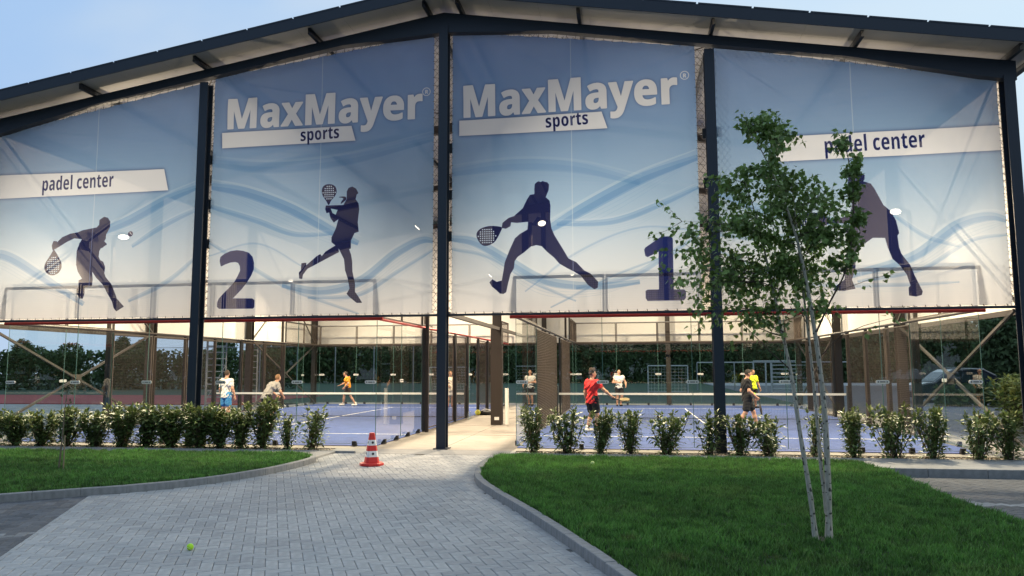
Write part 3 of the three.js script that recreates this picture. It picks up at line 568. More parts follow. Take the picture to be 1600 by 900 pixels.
const paneEdge = merge([bx(0.006, 2.93, 0.012, -0.9965, 1.515, 0), bx(0.006, 2.93, 0.012, 0.9965, 1.515, 0), bx(1.98, 0.006, 0.012, 0, 0.047, 0)]);
const clampGeo = (() => { const s = new THREE.Shape(); s.absarc(-0.1, 0, 0.04, Math.PI / 2, Math.PI * 1.5); s.absarc(0.1, 0, 0.04, -Math.PI / 2, Math.PI / 2); const g = new THREE.ExtrudeGeometry(s, { depth: 0.012, bevelEnabled: false }); return g.translate(0, 1.5, 0.007); })();
const clampPin = merge([rod(V(-0.09, 1.5, 0.02), V(-0.09, 1.5, 0.028), 0.015), rod(V(0.09, 1.5, 0.02), V(0.09, 1.5, 0.028), 0.015), bx(0.11, 0.02, 0.004, 0, 1.5, 0.021)]);
const bootGeo = (() => { const s = new THREE.Shape([[-0.07, 0], [0.05, 0], [0.05, 0.11], [0.0, 0.11]].map(([x, y]) => new THREE.Vector2(x, y))); const g = new THREE.ExtrudeGeometry(s, { depth: 0.1, bevelEnabled: false }); g.translate(0, 0, -0.05); g.rotateY(-Math.PI / 2); return g; })();
for (const { x: X0, n } of COURTS) {
  const floor = structure('court_floor', metreUV(bx(9.98, 0.01, 19.98, X0 + 5, -0.002, -10)), MAT.blueTurf);
  for (const z of [-3.05, -16.95]) part('court_line', bx(9.9, 0.003, 0.05, X0 + 5, 0.0062, z), MAT.line, floor);
  part('court_line', bx(0.05, 0.003, 13.85, X0 + 5, 0.0062, -10), MAT.line, floor);
  const where = n === 1 ? 'right court, under the number 1 banner' : 'left court, under the number 2 banner';
  const e = thing('court_enclosure', `glass and mesh walls with red top rails, ${where}`, 'court wall', 'padel court walls');
  const pane = (x, z, turn) => { const p = part('glass_pane', paneGeo, MAT.glass, e); p.position.set(x, 0, z); p.rotation.y = turn; part('pane_edge', paneEdge, MAT.glassEdge, p); return p; };
  const put = (name, geo, mat, x, y, z, turn = 0) => { const p = part(name, geo, mat, e); p.position.set(x, y, z); p.rotation.y = turn; return p; };
  for (const z of [0, -20]) {
    const face = z ? 0 : 0;
    for (let k = 0; k < 5; k++) {
      pane(X0 + 2 * k + 1, z, 0);
      put('upper_mesh', topMesh, MAT.wire, X0 + 2 * k + 0.02, 3.06, z);
      for (const q of [0.5, 1.5]) put('base_bracket', bootGeo, MAT.black, X0 + 2 * k + q, 0.003, z + (z ? 0.045 : 0.045), z ? 0 : 0);
    }
    for (let k = 0; k <= 5; k++) {
      const c = put('clamp', clampGeo, MAT.plate, X0 + 2 * k + (k === 0 ? 0.14 : k === 5 ? -0.14 : 0), 0, z); part('clamp_pin', clampPin, MAT.black, c);
      part('upper_post', bx(0.035, 0.98, 0.035, X0 + clamp(2 * k, 0.03, 9.97), 3.53, z - 0.05), MAT.galv, e);
    }
    part('top_rail', rod(V(X0 - 0.14, 3.02, z), V(X0 + 10.14, 3.02, z), 0.042, 0.042, 10), z ? MAT.steelInWarm : MAT.redRail, e);
    part('upper_rail', rod(V(X0, 4.04, z), V(X0 + 10, 4.04, z), 0.016), MAT.galv, e);
  }
  for (const sx of [0, 10]) {
    const x = X0 + sx, inner = (n === 1) === (sx === 0);
    for (const z of [-1, -3, -17, -19]) {
      pane(x, z, Math.PI / 2);
      for (const q of [-0.5, 0.5]) put('base_bracket', bootGeo, MAT.black, x + (sx ? 0.045 : -0.045), 0.003, z + q, sx ? Math.PI / 2 : -Math.PI / 2);
    }
    for (const z of [-2, -18]) { const c = put('clamp', clampGeo, MAT.plate, x, 0, z, sx ? Math.PI / 2 : -Math.PI / 2); part('clamp_pin', clampPin, MAT.black, c); }
    for (const z of [-4, -6, -8, -10, -12, -14, -16]) part('side_post', bx(0.08, 3.0, 0.1, x + (sx ? 0.065 : -0.065), 1.5, z), MAT.black, e);
    for (const z of [-4, -6, -8, -12, -14]) if (!(z === -10)) put('side_mesh', n === 1 && !sx ? denseMesh : sideMesh, n === 1 && !sx ? MAT.slatWire : MAT.wire, x, 0.04, z - 0.035, Math.PI / 2);
    for (let k = 0; k < 2; k++) for (const zz of [0, -16]) put('upper_mesh', topMesh, MAT.wire, x, 3.06, zz - 2 * k - 0.02, Math.PI / 2);
    part('top_rail', rod(V(x, 3.02, -0.045), V(x, 3.02, -19.955), 0.036, 0.036, 10), n === 2 && sx ? MAT.redRail : MAT.steelInWarm, e);
    for (const [za, zb] of [[-0.03, -4], [-16, -19.97]]) part('upper_rail', rod(V(x, 4.04, za), V(x, 4.04, zb), 0.025), MAT.black, e);
    for (const z of [-4, -16]) part('upper_post', bx(0.05, 1.0, 0.05, x, 3.54, z), MAT.black, e);
  }
  // net
  const nt = thing('padel_net', `low dark net with white top tape across the ${n === 1 ? 'right' : 'left'} court`, 'net', 'padel nets', [X0, 0, -10]);
  const strands = []; for (let x = 0.05; x < 9.98; x += 0.05) strands.push(bx(0.0025, 0.8, 0.0025, x, 0.45, 0)); for (let y = 0.06; y < 0.86; y += 0.05) strands.push(bx(9.9, 0.0025, 0.0025, 5, y, 0.002));
  part('net_mesh', merge(strands), MAT.netting, nt);
  part('tape', bx(9.86, 0.07, 0.012, 5, 0.885, 0), MAT.tape, nt);
  part('bottom_cord', bx(9.86, 0.02, 0.012, 5, 0.035, 0), MAT.black, nt);
  for (const x of [-0.03, 10.03]) part('net_post', merge([rod(V(x, 0.008, 0), V(x, 1.18, 0), 0.085, 0.085, 14)]), MAT.black, nt);
}

// ---------------------------------------------------------------- floodlights: LED heads on 6 m poles at the court sides
const lampSpots = [];
for (const { x: X0, n } of COURTS) for (const z of [-4, -16]) for (const s of [0, 1]) lampSpots.push({ x: X0 + s * 10, s: s ? -1 : 1, z, n, near: z === -4 });
for (const { x, s, z, n, near } of lampSpots) {
  const o = thing('floodlight', `tall floodlight with bright LED head at the ${near ? 'near' : 'far'} ${s > 0 ? 'left' : 'right'} corner of the ${n === 1 ? 'right' : 'left'} court`, 'floodlight', 'court floodlights', [x - s * 0.16, 0, z]);
  part('pole', bx(0.09, 6.05, 0.09, 0, 3.025 - 0.012, 0), MAT.steelInWarm, o);
  part('arm', bar(V(0, 5.98, 0), V(s * 0.3, 5.98, 0), 0.06), MAT.steelInWarm, o);
  const head = new THREE.Group(); head.name = 'lamp_head'; head.position.set(s * 0.34, 6.0, 0); o.add(head);
  const aim = V(x - s * 0.16 + s * 0.34, 6.0, z), target = V(x + s * 5, 0.6, z + (n === 2 && s < 0 ? 0.4 : near ? 2.6 : 2.2));
  const q = new THREE.Quaternion().setFromUnitVectors(V(0, 0, 1), target.clone().sub(aim).normalize());
  // keep the head level: build from axes
  const f = target.clone().sub(aim).normalize(), r = V(0, 1, 0).cross(f).normalize(), u = f.clone().cross(r);
  head.quaternion.setFromRotationMatrix(new THREE.Matrix4().makeBasis(r, u, f));
  part('lamp_housing', merge([new RoundedBoxGeometry(0.44, 0.27, 0.07, 1, 0.015).translate(0, 0, -0.04), ...[-0.2, -0.1, 0, 0.1, 0.2].map((k) => bx(0.012, 0.24, 0.05, k, 0, -0.1))]), MAT.black, head);
  part('lamp_lens', new THREE.SphereGeometry(1, 24, 16).scale(0.17, 0.095, 0.022).translate(0, 0, -0.003), MAT.lampGlow, head);
  const L = new THREE.RectAreaLight(lin(1, 0.81, 0.56), LAMP, 0.38, 0.2);
  L.name = 'lamp_light'; L.position.set(0, 0, 0.03); L.rotation.y = Math.PI; head.add(L);
}

// ---------------------------------------------------------------- people
const smin = (a, b, k) => { const h = clamp(0.5 + (0.5 * (b - a)) / k, 0, 1); return b + (a - b) * h - k * h * (1 - h); };
function capsule(a, b, ra, rb) {                         // tapered capsule
  const ba = b.clone().sub(a), L2 = ba.lengthSq() || 1e-9;
  return (x, y, z) => { const px = x - a.x, py = y - a.y, pz = z - a.z, t = clamp((px * ba.x + py * ba.y + pz * ba.z) / L2, 0, 1); return Math.hypot(px - ba.x * t, py - ba.y * t, pz - ba.z * t) - (ra + (rb - ra) * t); };
}
const ball = (c, rx, ry, rz, q) => { const m = Math.min(rx, ry, rz), v = new THREE.Vector3(), inv = q ? q.clone().invert() : null; return (x, y, z) => { v.set(x - c.x, y - c.y, z - c.z); if (inv) v.applyQuaternion(inv); return (Math.hypot(v.x / rx, v.y / ry, v.z / rz) - 1) * m; }; };
const union = (list, k) => (x, y, z) => { let d = list[0](x, y, z); for (let i = 1; i < list.length; i++) d = smin(d, list[i](x, y, z), k); return d; };
function surfaceNet(f, lo, hi, cell) {
  const n = [0, 1, 2].map((i) => Math.ceil((hi.getComponent(i) - lo.getComponent(i)) / cell) + 1), [nx, ny, nz] = n, F = new Float32Array(nx * ny * nz), id = (i, j, k) => (k * ny + j) * nx + i;
  for (let k = 0; k < nz; k++) for (let j = 0; j < ny; j++) for (let i = 0; i < nx; i++) F[id(i, j, k)] = f(lo.x + i * cell, lo.y + j * cell, lo.z + k * cell);
  const vid = new Int32Array(nx * ny * nz).fill(-1), pos = [], idx = [];
  for (let k = 0; k < nz - 1; k++) for (let j = 0; j < ny - 1; j++) for (let i = 0; i < nx - 1; i++) {
    let sx = 0, sy = 0, sz = 0, c = 0; const v = [];
    for (let m = 0; m < 8; m++) v.push(F[id(i + (m & 1), j + ((m >> 1) & 1), k + (m >> 2))]);
    if (v.every((q) => q > 0) || v.every((q) => q <= 0)) continue;
    for (let m = 0; m < 8; m++) for (const b of [1, 2, 4]) if (!(m & b)) { const a0 = v[m], a1 = v[m | b]; if (a0 > 0 !== a1 > 0) { const t = a0 / (a0 - a1); sx += (m & 1) + (b === 1 ? t : 0); sy += ((m >> 1) & 1) + (b === 2 ? t : 0); sz += (m >> 2) + (b === 4 ? t : 0); c++; } }
    vid[id(i, j, k)] = pos.length / 3; pos.push(lo.x + (i + sx / c) * cell, lo.y + (j + sy / c) * cell, lo.z + (k + sz / c) * cell);
  }
  const quad = (a, b, c, d, flip) => { if (a < 0 || b < 0 || c < 0 || d < 0) return; flip ? idx.push(a, c, b, a, d, c) : idx.push(a, b, c, a, c, d); };
  for (let k = 1; k < nz - 1; k++) for (let j = 1; j < ny - 1; j++) for (let i = 1; i < nx - 1; i++) {
    const s = F[id(i, j, k)] > 0;
    if (s !== F[id(i + 1, j, k)] > 0) quad(vid[id(i, j - 1, k - 1)], vid[id(i, j, k - 1)], vid[id(i, j, k)], vid[id(i, j - 1, k)], s);
    if (s !== F[id(i, j + 1, k)] > 0) quad(vid[id(i - 1, j, k - 1)], vid[id(i - 1, j, k)], vid[id(i, j, k)], vid[id(i, j, k - 1)], s);
    if (s !== F[id(i, j, k + 1)] > 0) quad(vid[id(i - 1, j - 1, k)], vid[id(i, j - 1, k)], vid[id(i, j, k)], vid[id(i - 1, j, k)], s);
  }
  const nor = new Float32Array(pos.length), e = cell * 0.5;
  for (let i = 0; i < pos.length; i += 3) { const [x, y, z] = [pos[i], pos[i + 1], pos[i + 2]]; const a = f(x + e, y, z) - f(x - e, y, z), b = f(x, y + e, z) - f(x, y - e, z), c = f(x, y, z + e) - f(x, y, z - e), l = Math.hypot(a, b, c) || 1; nor[i] = a / l; nor[i + 1] = b / l; nor[i + 2] = c / l; }
  const g = new THREE.BufferGeometry(); g.setAttribute('position', new THREE.Float32BufferAttribute(pos, 3)); g.setAttribute('normal', new THREE.BufferAttribute(nor, 3)); g.setIndex(idx);
  return g;
}
function boundsOf(points, pad) { const b = new THREE.Box3().setFromPoints(points); return [b.min.addScalar(-pad), b.max.addScalar(pad)]; }
// joints in metres for a person 1.78 tall who faces +z; overrides give the pose
function person(label, [x, y, z], turn, look, pose = {}, scale = 1) {
  const o = thing('person', label, 'person', look.group, [x, y, z], turn); o.scale.setScalar(scale);
  const J = { hipL: V(0.10, 0.93, 0), hipR: V(-0.10, 0.93, 0), waist: V(0, 1.08, 0), chest: V(0, 1.3, 0), neck: V(0, 1.47, -0.01), head: V(0, 1.655, 0.015),
    shL: V(0.185, 1.41, -0.01), shR: V(-0.185, 1.41, -0.01), elL: V(0.25, 1.12, -0.02), elR: V(-0.25, 1.12, -0.02), wrL: V(0.26, 0.87, 0.06), wrR: V(-0.26, 0.87, 0.06),
    knL: V(0.11, 0.5, 0.02), knR: V(-0.11, 0.5, 0.02), anL: V(0.11, 0.09, -0.02), anR: V(-0.11, 0.09, -0.02), toL: V(0.13, 0.04, 0.14), toR: V(-0.13, 0.04, 0.14), look: V(0, 0, 1), fem: 0 };
  for (const k in pose) J[k] = Array.isArray(pose[k]) ? V(...pose[k]) : pose[k];
  const mid = J.hipL.clone().add(J.hipR).multiplyScalar(0.5), fd = J.look.clone().normalize();
  const hq = new THREE.Quaternion().setFromRotationMatrix(new THREE.Matrix4().makeBasis(V(0, 1, 0).cross(fd).normalize(), fd.clone().cross(V(0, 1, 0).cross(fd).normalize()), fd));
  const H = (a, b, c) => V(a, b, c).applyQuaternion(hq).add(J.head);
  const shAxis = J.shL.clone().sub(J.shR).multiplyScalar(0.5), cL = J.chest.clone().addScaledVector(shAxis, 0.5), cR = J.chest.clone().addScaledVector(shAxis, -0.5);
  const torso = [capsule(J.hipL.clone().lerp(mid, 0.25), J.hipR.clone().lerp(mid, 0.25), 0.115, 0.115), capsule(mid, J.waist, 0.12, 0.115), capsule(J.waist, J.chest, 0.115, 0.125), capsule(cL, cR, 0.112, 0.112), capsule(J.shL, J.shR, 0.06, 0.06), capsule(J.chest, J.neck, 0.10, 0.06)];
  const upper = (s, e, t, add) => capsule(s, s.clone().lerp(e, t), 0.056 + add, lerp(0.056, 0.043, t) + add);
  const thigh = (h, k, t, add) => capsule(h, h.clone().lerp(k, t), 0.092 + add, lerp(0.092, 0.06, t) + add);
  const arms = [['L', J.shL, J.elL, J.wrL], ['R', J.shR, J.elR, J.wrR]];
  const legs = [[J.hipL, J.knL, J.anL, J.toL], [J.hipR, J.knR, J.anR, J.toR]];
  const skin = [...torso, capsule(J.neck.clone().add(V(0, -0.03, 0)), J.head.clone().add(V(0, -0.09, -0.01)), 0.058, 0.052)];
  for (const [, s, e, w] of arms) skin.push(upper(s, e, 1, 0), capsule(e, e.clone().lerp(w, 0.35), 0.044, 0.044), capsule(e.clone().lerp(w, 0.35), w, 0.044, 0.028));
  for (const [h, k, a, t] of legs) { skin.push(thigh(h, k, 1, 0), capsule(k, k.clone().lerp(a, 0.35), 0.056, 0.06), capsule(k.clone().lerp(a, 0.35), a, 0.06, 0.036), capsule(a, t, 0.04, 0.035)); }
  const all = Object.values(J).filter((v) => v.isVector3 && v !== J.look);
  const [lo, hi] = boundsOf(all, 0.17);
  const geos = [surfaceNet(union(skin, 0.035), lo, hi, 0.019)];
  // head with brow, nose, jaw, ears, eye hollows
  const skull = [ball(J.head, 0.074, 0.108, 0.09, hq), capsule(H(0, -0.05, 0.03), H(0, -0.082, 0.058), 0.056, 0.03), capsule(H(0, 0.005, 0.085), H(0, -0.03, 0.105), 0.009, 0.015), capsule(H(-0.03, 0.022, 0.078), H(0.03, 0.022, 0.078), 0.012, 0.012), capsule(H(-0.018, -0.055, 0.083), H(0.018, -0.055, 0.083), 0.009, 0.009)];
  const ears = [ball(H(0.076, -0.005, -0.005), 0.012, 0.03, 0.02, hq), ball(H(-0.076, -0.005, -0.005), 0.012, 0.03, 0.02, hq)];
  const eyes = [ball(H(0.03, 0.0, 0.094), 0.013, 0.011, 0.014), ball(H(-0.03, 0.0, 0.094), 0.013, 0.011, 0.014)];
  const headF = union(skull, 0.018), earF = union(ears, 0.004);
  geos.push(surfaceNet((a, b, c) => Math.max(smin(headF(a, b, c), earF(a, b, c), 0.008), -eyes[0](a, b, c) - 0.004, -eyes[1](a, b, c) - 0.004), J.head.clone().addScalar(-0.15), J.head.clone().addScalar(0.15), 0.0075));
  // hands: palm, four unequal bent fingers, thumb from the side of the palm
  for (const [side, , e, w] of arms) {
    const d = w.clone().sub(e).normalize(), n = (pose['palm' + side] ? V(...pose['palm' + side]) : V(side === 'L' ? -1 : 1, 0, 0)), s = d.clone().cross(n).normalize(), p = s.clone().cross(d).normalize();
    const at = (a, b, c) => w.clone().addScaledVector(d, a).addScaledVector(s, b).addScaledVector(p, c), grip = pose['grip' + side] ? 1 : 0.35, thumb = side === 'L' ? 1 : -1;
    const list = [capsule(at(0.0, 0, 0), at(0.03, 0, 0), 0.027, 0.026), capsule(at(0.035, -0.024, 0), at(0.085, -0.027, 0), 0.015, 0.012), capsule(at(0.035, 0.024, 0), at(0.085, 0.027, 0), 0.015, 0.012), capsule(at(0.04, 0, 0), at(0.088, 0, 0), 0.016, 0.012)];
    [[-0.03, 0.062], [-0.01, 0.075], [0.01, 0.072], [0.03, 0.056]].forEach(([b, L]) => {
      const k0 = at(0.088, b, 0), a1 = 0.5 * grip * 2, a2 = 1.1 * grip * 2;
      const k1 = at(0.088 + L * 0.5 * Math.cos(a1), b * 1.1, L * 0.5 * Math.sin(a1)), k2 = at(0.088 + L * 0.5 * Math.cos(a1) + L * 0.5 * Math.cos(a2), b * 1.15, L * 0.5 * Math.sin(a1) + L * 0.5 * Math.sin(a2));
      list.push(union([capsule(k0, k1, 0.0095, 0.009), capsule(k1, k2, 0.009, 0.0075)], 0.004));
    });
    list.push(union([capsule(at(0.02, thumb * 0.028, 0.004), at(0.055, thumb * 0.05, 0.02), 0.012, 0.01), capsule(at(0.055, thumb * 0.05, 0.02), at(0.08, thumb * 0.048, 0.036), 0.01, 0.008)], 0.004));
    const [a, b] = boundsOf([at(0, 0, 0), at(0.17, 0, 0), at(0.09, 0.06, 0.08), at(0.09, -0.06, -0.02), at(0.09, 0, 0.09)], 0.035);
    geos.push(surfaceNet(union(list, 0.006), a, b, 0.0065));
  }
  geos.forEach((g) => g.deleteAttribute('uv'));
  part('body', mergeGeometries(geos, false), look.skin, o);
  // clothes
  const hem = mid.y + (look.hem ?? -0.06), nk = J.neck, up = J.neck.clone().sub(mid).normalize();
  const shirtSdf = union([...torso.map((t) => (a, b, c) => t(a, b, c) - 0.018), capsule(mid.clone().add(V(0, -0.1, 0)), J.waist, 0.15, 0.135), capsule(J.hipL.clone().add(V(0, -0.08, 0)), J.hipR.clone().add(V(0, -0.08, 0)), 0.115, 0.115), ...(look.sleeve === 0 ? [] : [upper(J.shL, J.elL, look.sleeve ?? 0.6, 0.02), upper(J.shR, J.elR, look.sleeve ?? 0.6, 0.02)])], 0.035);
  const collar = ball(nk.clone().addScaledVector(up, 0.055), 0.085, 0.085, 0.085);
  part('shirt', surfaceNet((a, b, c) => Math.max(shirtSdf(a, b, c) - 0.007 * Math.sin(b * 44 + a * 31 + 3 * Math.sin(c * 24)) - 0.004 * Math.sin(a * 70 - b * 25), hem - b + 0.012 * Math.sin(a * 30), -collar(a, b, c)), lo, hi, 0.0165), look.shirt, o);
  const shortsSdf = union([torso[0], torso[1]].map((t) => (a, b, c) => t(a, b, c) - 0.012).concat(legs.map(([h, k]) => capsule(h.clone().add(V(0, 0.02, 0)), h.clone().lerp(k, look.leg ?? 0.72), 0.118, 0.108))), 0.02);
  part('shorts', surfaceNet((a, b, c) => Math.max(shortsSdf(a, b, c) - 0.003 * Math.sin(b * 70 + a * 40), b - (mid.y + 0.1)), lo, hi, 0.0165), look.shorts, o);
  legs.forEach(([, , a, t]) => {
    const f = t.clone().sub(a).setY(0).normalize(), s = capsule(a.clone().addScaledVector(f, -0.03).setY(a.y - 0.035), t.clone().addScaledVector(f, 0.03).setY(t.y + 0.012), 0.052, 0.04), sk = capsule(a.clone().add(V(0, -0.02, 0)), a.clone().add(V(0, 0.06, 0)), 0.045, 0.045);
    const ground = Math.min(a.y - 0.085, t.y - 0.04);
    const [p, q] = boundsOf([a, t], 0.14);
    part('shoe', surfaceNet((i, j, k) => Math.max(smin(s(i, j, k), sk(i, j, k), 0.02), ground - j), p, q, 0.011), look.shoe, o);
  });
  if (look.hair) {
    const hs = ball(J.head.clone().add(V(0, 0.012, 0).applyQuaternion(hq)), 0.086, 0.112, 0.1, hq), n1 = V(0, 0.55, -0.83).applyQuaternion(hq), c0 = H(0, 0.045, 0.045), low = H(0, look.long ? -0.1 : -0.055, 0);
    const upv = V(0, 1, 0).applyQuaternion(hq);
    part('hair', surfaceNet((a, b, c) => { const dx = a - c0.x, dy = b - c0.y, dz = c - c0.z; const fr = -(dx * n1.x + dy * n1.y + dz * n1.z), lw = -((a - low.x) * upv.x + (b - low.y) * upv.y + (c - low.z) * upv.z); return Math.max(hs(a, b, c) - 0.006 * Math.sin(a * 160) * Math.sin(c * 140 + b * 90) - (look.tall ?? 0) * Math.max(0, b - J.head.y - 0.04), fr, lw); }, J.head.clone().addScalar(-0.17), J.head.clone().addScalar(0.17), 0.009), look.hair, o);
  }
  return o;
}
const fabric = (r, g, b) => std([r, g, b], 0.9, { });
const SKIN = std([0.50, 0.27, 0.175], 0.55), SKIN2 = std([0.42, 0.22, 0.14], 0.55);
const HAIR = std([0.05, 0.03, 0.02], 0.7), FAIR = std([0.24, 0.13, 0.06], 0.7), DARK = fabric(0.011, 0.011, 0.013), WHITES = fabric(0.74, 0.72, 0.67), GREY = fabric(0.33, 0.31, 0.29);
const PL = 'players on the padel courts';
// left court
person('man in white shirt and blue shorts seen from behind on left court', [-11.2, 0.006, -7.0], Math.PI - 0.25, { group: PL, skin: SKIN, shirt: WHITES, shorts: fabric(0.05, 0.24, 0.5), shoe: WHITES, hair: HAIR, hem: -0.1 }, { elR: [-0.3, 1.14, -0.02], wrR: [-0.34, 0.88, 0.05], elL: [0.27, 1.12, 0.0], wrL: [0.3, 0.88, 0.1], gripL: 1, look: [0.2, 0, 1], shL: [0.2, 1.41, 0], shR: [-0.2, 1.41, 0] });
person('man in grey t-shirt leaning forward at left court net, seen from behind', [-9.62, 0.006, -7.1], Math.PI - 0.5, { group: PL, skin: SKIN, shirt: GREY, shorts: DARK, shoe: WHITES, hair: FAIR },
  { hipL: [0.11, 0.86, -0.16], hipR: [-0.11, 0.86, -0.16], waist: [0, 1.0, -0.1], chest: [0, 1.19, 0.05], neck: [0, 1.35, 0.2], head: [0, 1.51, 0.29], shL: [0.19, 1.29, 0.14], shR: [-0.19, 1.29, 0.14], elL: [0.3, 1.05, 0.22], elR: [-0.32, 1.03, 0.18], wrL: [0.24, 0.9, 0.42], wrR: [-0.24, 0.86, 0.36], knL: [0.17, 0.47, 0.06], knR: [-0.17, 0.47, 0.06], anL: [0.18, 0.09, -0.12], anR: [-0.18, 0.09, -0.12], toL: [0.22, 0.04, 0.05], toR: [-0.22, 0.04, 0.05], look: [0, 0.1, 1] });
person('man in orange shirt and dark shorts striding on the far side of left court', [-11.0, 0.006, -17.9], -Math.PI / 2 + 0.15, { group: PL, skin: SKIN, shirt: fabric(0.75, 0.29, 0.02), shorts: fabric(0.03, 0.018, 0.018), shoe: WHITES, hair: HAIR, hem: 0.0 },
  { chest: [0, 1.3, 0.05], neck: [0, 1.46, 0.08], head: [0, 1.64, 0.13], elR: [-0.24, 1.17, 0.2], wrR: [-0.2, 1.05, 0.45], elL: [0.27, 1.15, -0.08], wrL: [0.26, 0.95, 0.12], knR: [-0.11, 0.52, 0.2], anR: [-0.11, 0.09, 0.24], toR: [-0.12, 0.04, 0.4], knL: [0.11, 0.51, -0.16], anL: [0.12, 0.1, -0.44], toL: [0.13, 0.04, -0.3], palmR: [0, 1, 0.2] }, 0.95);
person('boy in pale printed t-shirt standing on the far side of left court', [-5.75, 0.006, -17.4], 0.4, { group: PL, skin: SKIN, shirt: fabric(0.68, 0.62, 0.5), shorts: fabric(0.6, 0.55, 0.48), shoe: fabric(0.3, 0.07, 0.06), hair: FAIR, hem: -0.12 }, { elR: [-0.26, 1.13, 0.02], wrR: [-0.12, 1.02, 0.2], look: [0.5, 0, 0.8] }, 0.94);
// right court
const red = person('man in red t-shirt and black shorts swinging a racket on right court', [1.55, 0.006, -4.3], Math.PI - 0.85, { group: PL, skin: SKIN, shirt: fabric(0.62, 0.025, 0.028), shorts: DARK, shoe: WHITES, hair: HAIR, hem: -0.12, tall: 0.35 },
  { shL: [0.19, 1.41, -0.02], shR: [-0.19, 1.41, 0.02], elR: [-0.36, 1.2, 0.12], wrR: [-0.5, 1.02, 0.28], elL: [0.25, 1.13, -0.06], wrL: [0.26, 0.88, -0.02], gripR: 1, palmR: [0.2, 0.3, 1], look: [-0.55, 0, 1], knL: [0.14, 0.5, 0.06], anL: [0.18, 0.09, -0.06], toL: [0.2, 0.04, 0.1], knR: [-0.13, 0.5, 0.06], anR: [-0.16, 0.09, 0.0], toR: [-0.2, 0.04, 0.15] });
person('man in white sleeveless shirt and dark shorts at the back of right court', [2.12, 0.006, -18.7], 0.15, { group: PL, skin: SKIN, shirt: WHITES, shorts: DARK, shoe: DARK, sleeve: 0.18, hair: null }, { elR: [-0.3, 1.15, 0.02], wrR: [-0.06, 1.16, 0.24], elL: [0.32, 1.14, 0.0], wrL: [0.3, 1.0, 0.22], knL: [0.12, 0.5, 0.06], anL: [0.06, 0.09, -0.04], toL: [0.1, 0.04, 0.1], knR: [-0.08, 0.5, 0.02] }, 0.97);
person('man in black t-shirt and shorts walking on right court beside the dark column', [6.0, 0.006, -5.6], Math.PI / 2 + 0.15, { group: PL, skin: SKIN, shirt: DARK, shorts: DARK, shoe: WHITES, hair: std([0.02, 0.016, 0.013], 0.7), hem: -0.1 },
  { head: [0, 1.64, 0.05], neck: [0, 1.465, 0.0], elR: [-0.27, 1.13, -0.02], wrR: [-0.24, 0.95, 0.2], elL: [0.27, 1.13, -0.08], wrL: [0.26, 0.92, 0.12], gripR: 1, knR: [-0.11, 0.5, -0.1], anR: [-0.11, 0.12, -0.4], toR: [-0.12, 0.05, -0.26], knL: [0.11, 0.52, 0.2], anL: [0.11, 0.09, 0.3], toL: [0.12, 0.04, 0.47], look: [0, -0.25, 1] });
person('player in bright yellow shirt partly hidden behind the man in black', [8.05, 0.006, -17.6], 0.5, { group: PL, skin: SKIN2, shirt: fabric(0.72, 0.8, 0.03), shorts: DARK, shoe: DARK, hair: HAIR }, { elL: [0.28, 1.13, 0], wrL: [0.3, 0.9, 0.1] }, 0.97);

// rackets in hands
function racket(label, at, dir, face, color) {
  const o = thing('padel_racket', label, 'racket', 'rackets held by players', [at.x, at.y, at.z]);
  const d = dir.clone().normalize(), n = face.clone().sub(d.clone().multiplyScalar(face.dot(d))).normalize(), s = d.clone().cross(n);
  o.quaternion.setFromRotationMatrix(new THREE.Matrix4().makeBasis(s, d, n));
  part('handle', rod(V(0, -0.06, 0), V(0, 0.12, 0), 0.016), MAT.black, o);
  const sh = new THREE.Shape(); sh.absellipse(0, 0.31, 0.125, 0.14, 0, Math.PI * 2);
  for (let i = -3; i <= 3; i++) for (let j = -3; j <= 3; j++) if (i * i + j * j < 11) { const h = new THREE.Path(); h.absellipse(i * 0.028, 0.32 + j * 0.03, 0.006, 0.006, 0, Math.PI * 2); sh.holes.push(h); }
  const g = new THREE.ExtrudeGeometry(sh, { depth: 0.034, bevelEnabled: false, curveSegments: 10 }); g.translate(0, 0, -0.017);
  part('face', g, color, o); part('throat', merge([bar(V(-0.01, 0.11, 0), V(-0.06, 0.2, 0), 0.02, 0.03), bar(V(0.01, 0.11, 0), V(0.06, 0.2, 0), 0.02, 0.03)]), MAT.black, o);
}
const hand = (p, j, turn, s = 1) => V(...j).multiplyScalar(s).applyAxisAngle(V(0, 1, 0), turn).add(V(...p));
racket('yellowish racket swung by the man in red', hand([1.55, 0, -4.3], [-0.55, 0.95, 0.33], Math.PI - 0.85), V(0.9, -0.05, 0.25), V(0.65, 0.5, 0.35), std([0.2, 0.15, 0.07], 0.6));
racket('dark racket hanging from the hand of the man in black', hand([6.0, 0, -5.6], [-0.23, 0.9, 0.27], Math.PI / 2 + 0.15), V(0.12, -1, 0.1), V(1, 0, 0.3), std([0.03, 0.02, 0.02], 0.5));
racket('dark racket held low by the man in white shirt', hand([-11.2, 0, -7.0], [0.31, 0.82, 0.13], Math.PI - 0.25), V(-0.25, -0.9, -0.2), V(1, 0, 0.5), std([0.03, 0.025, 0.03], 0.5));

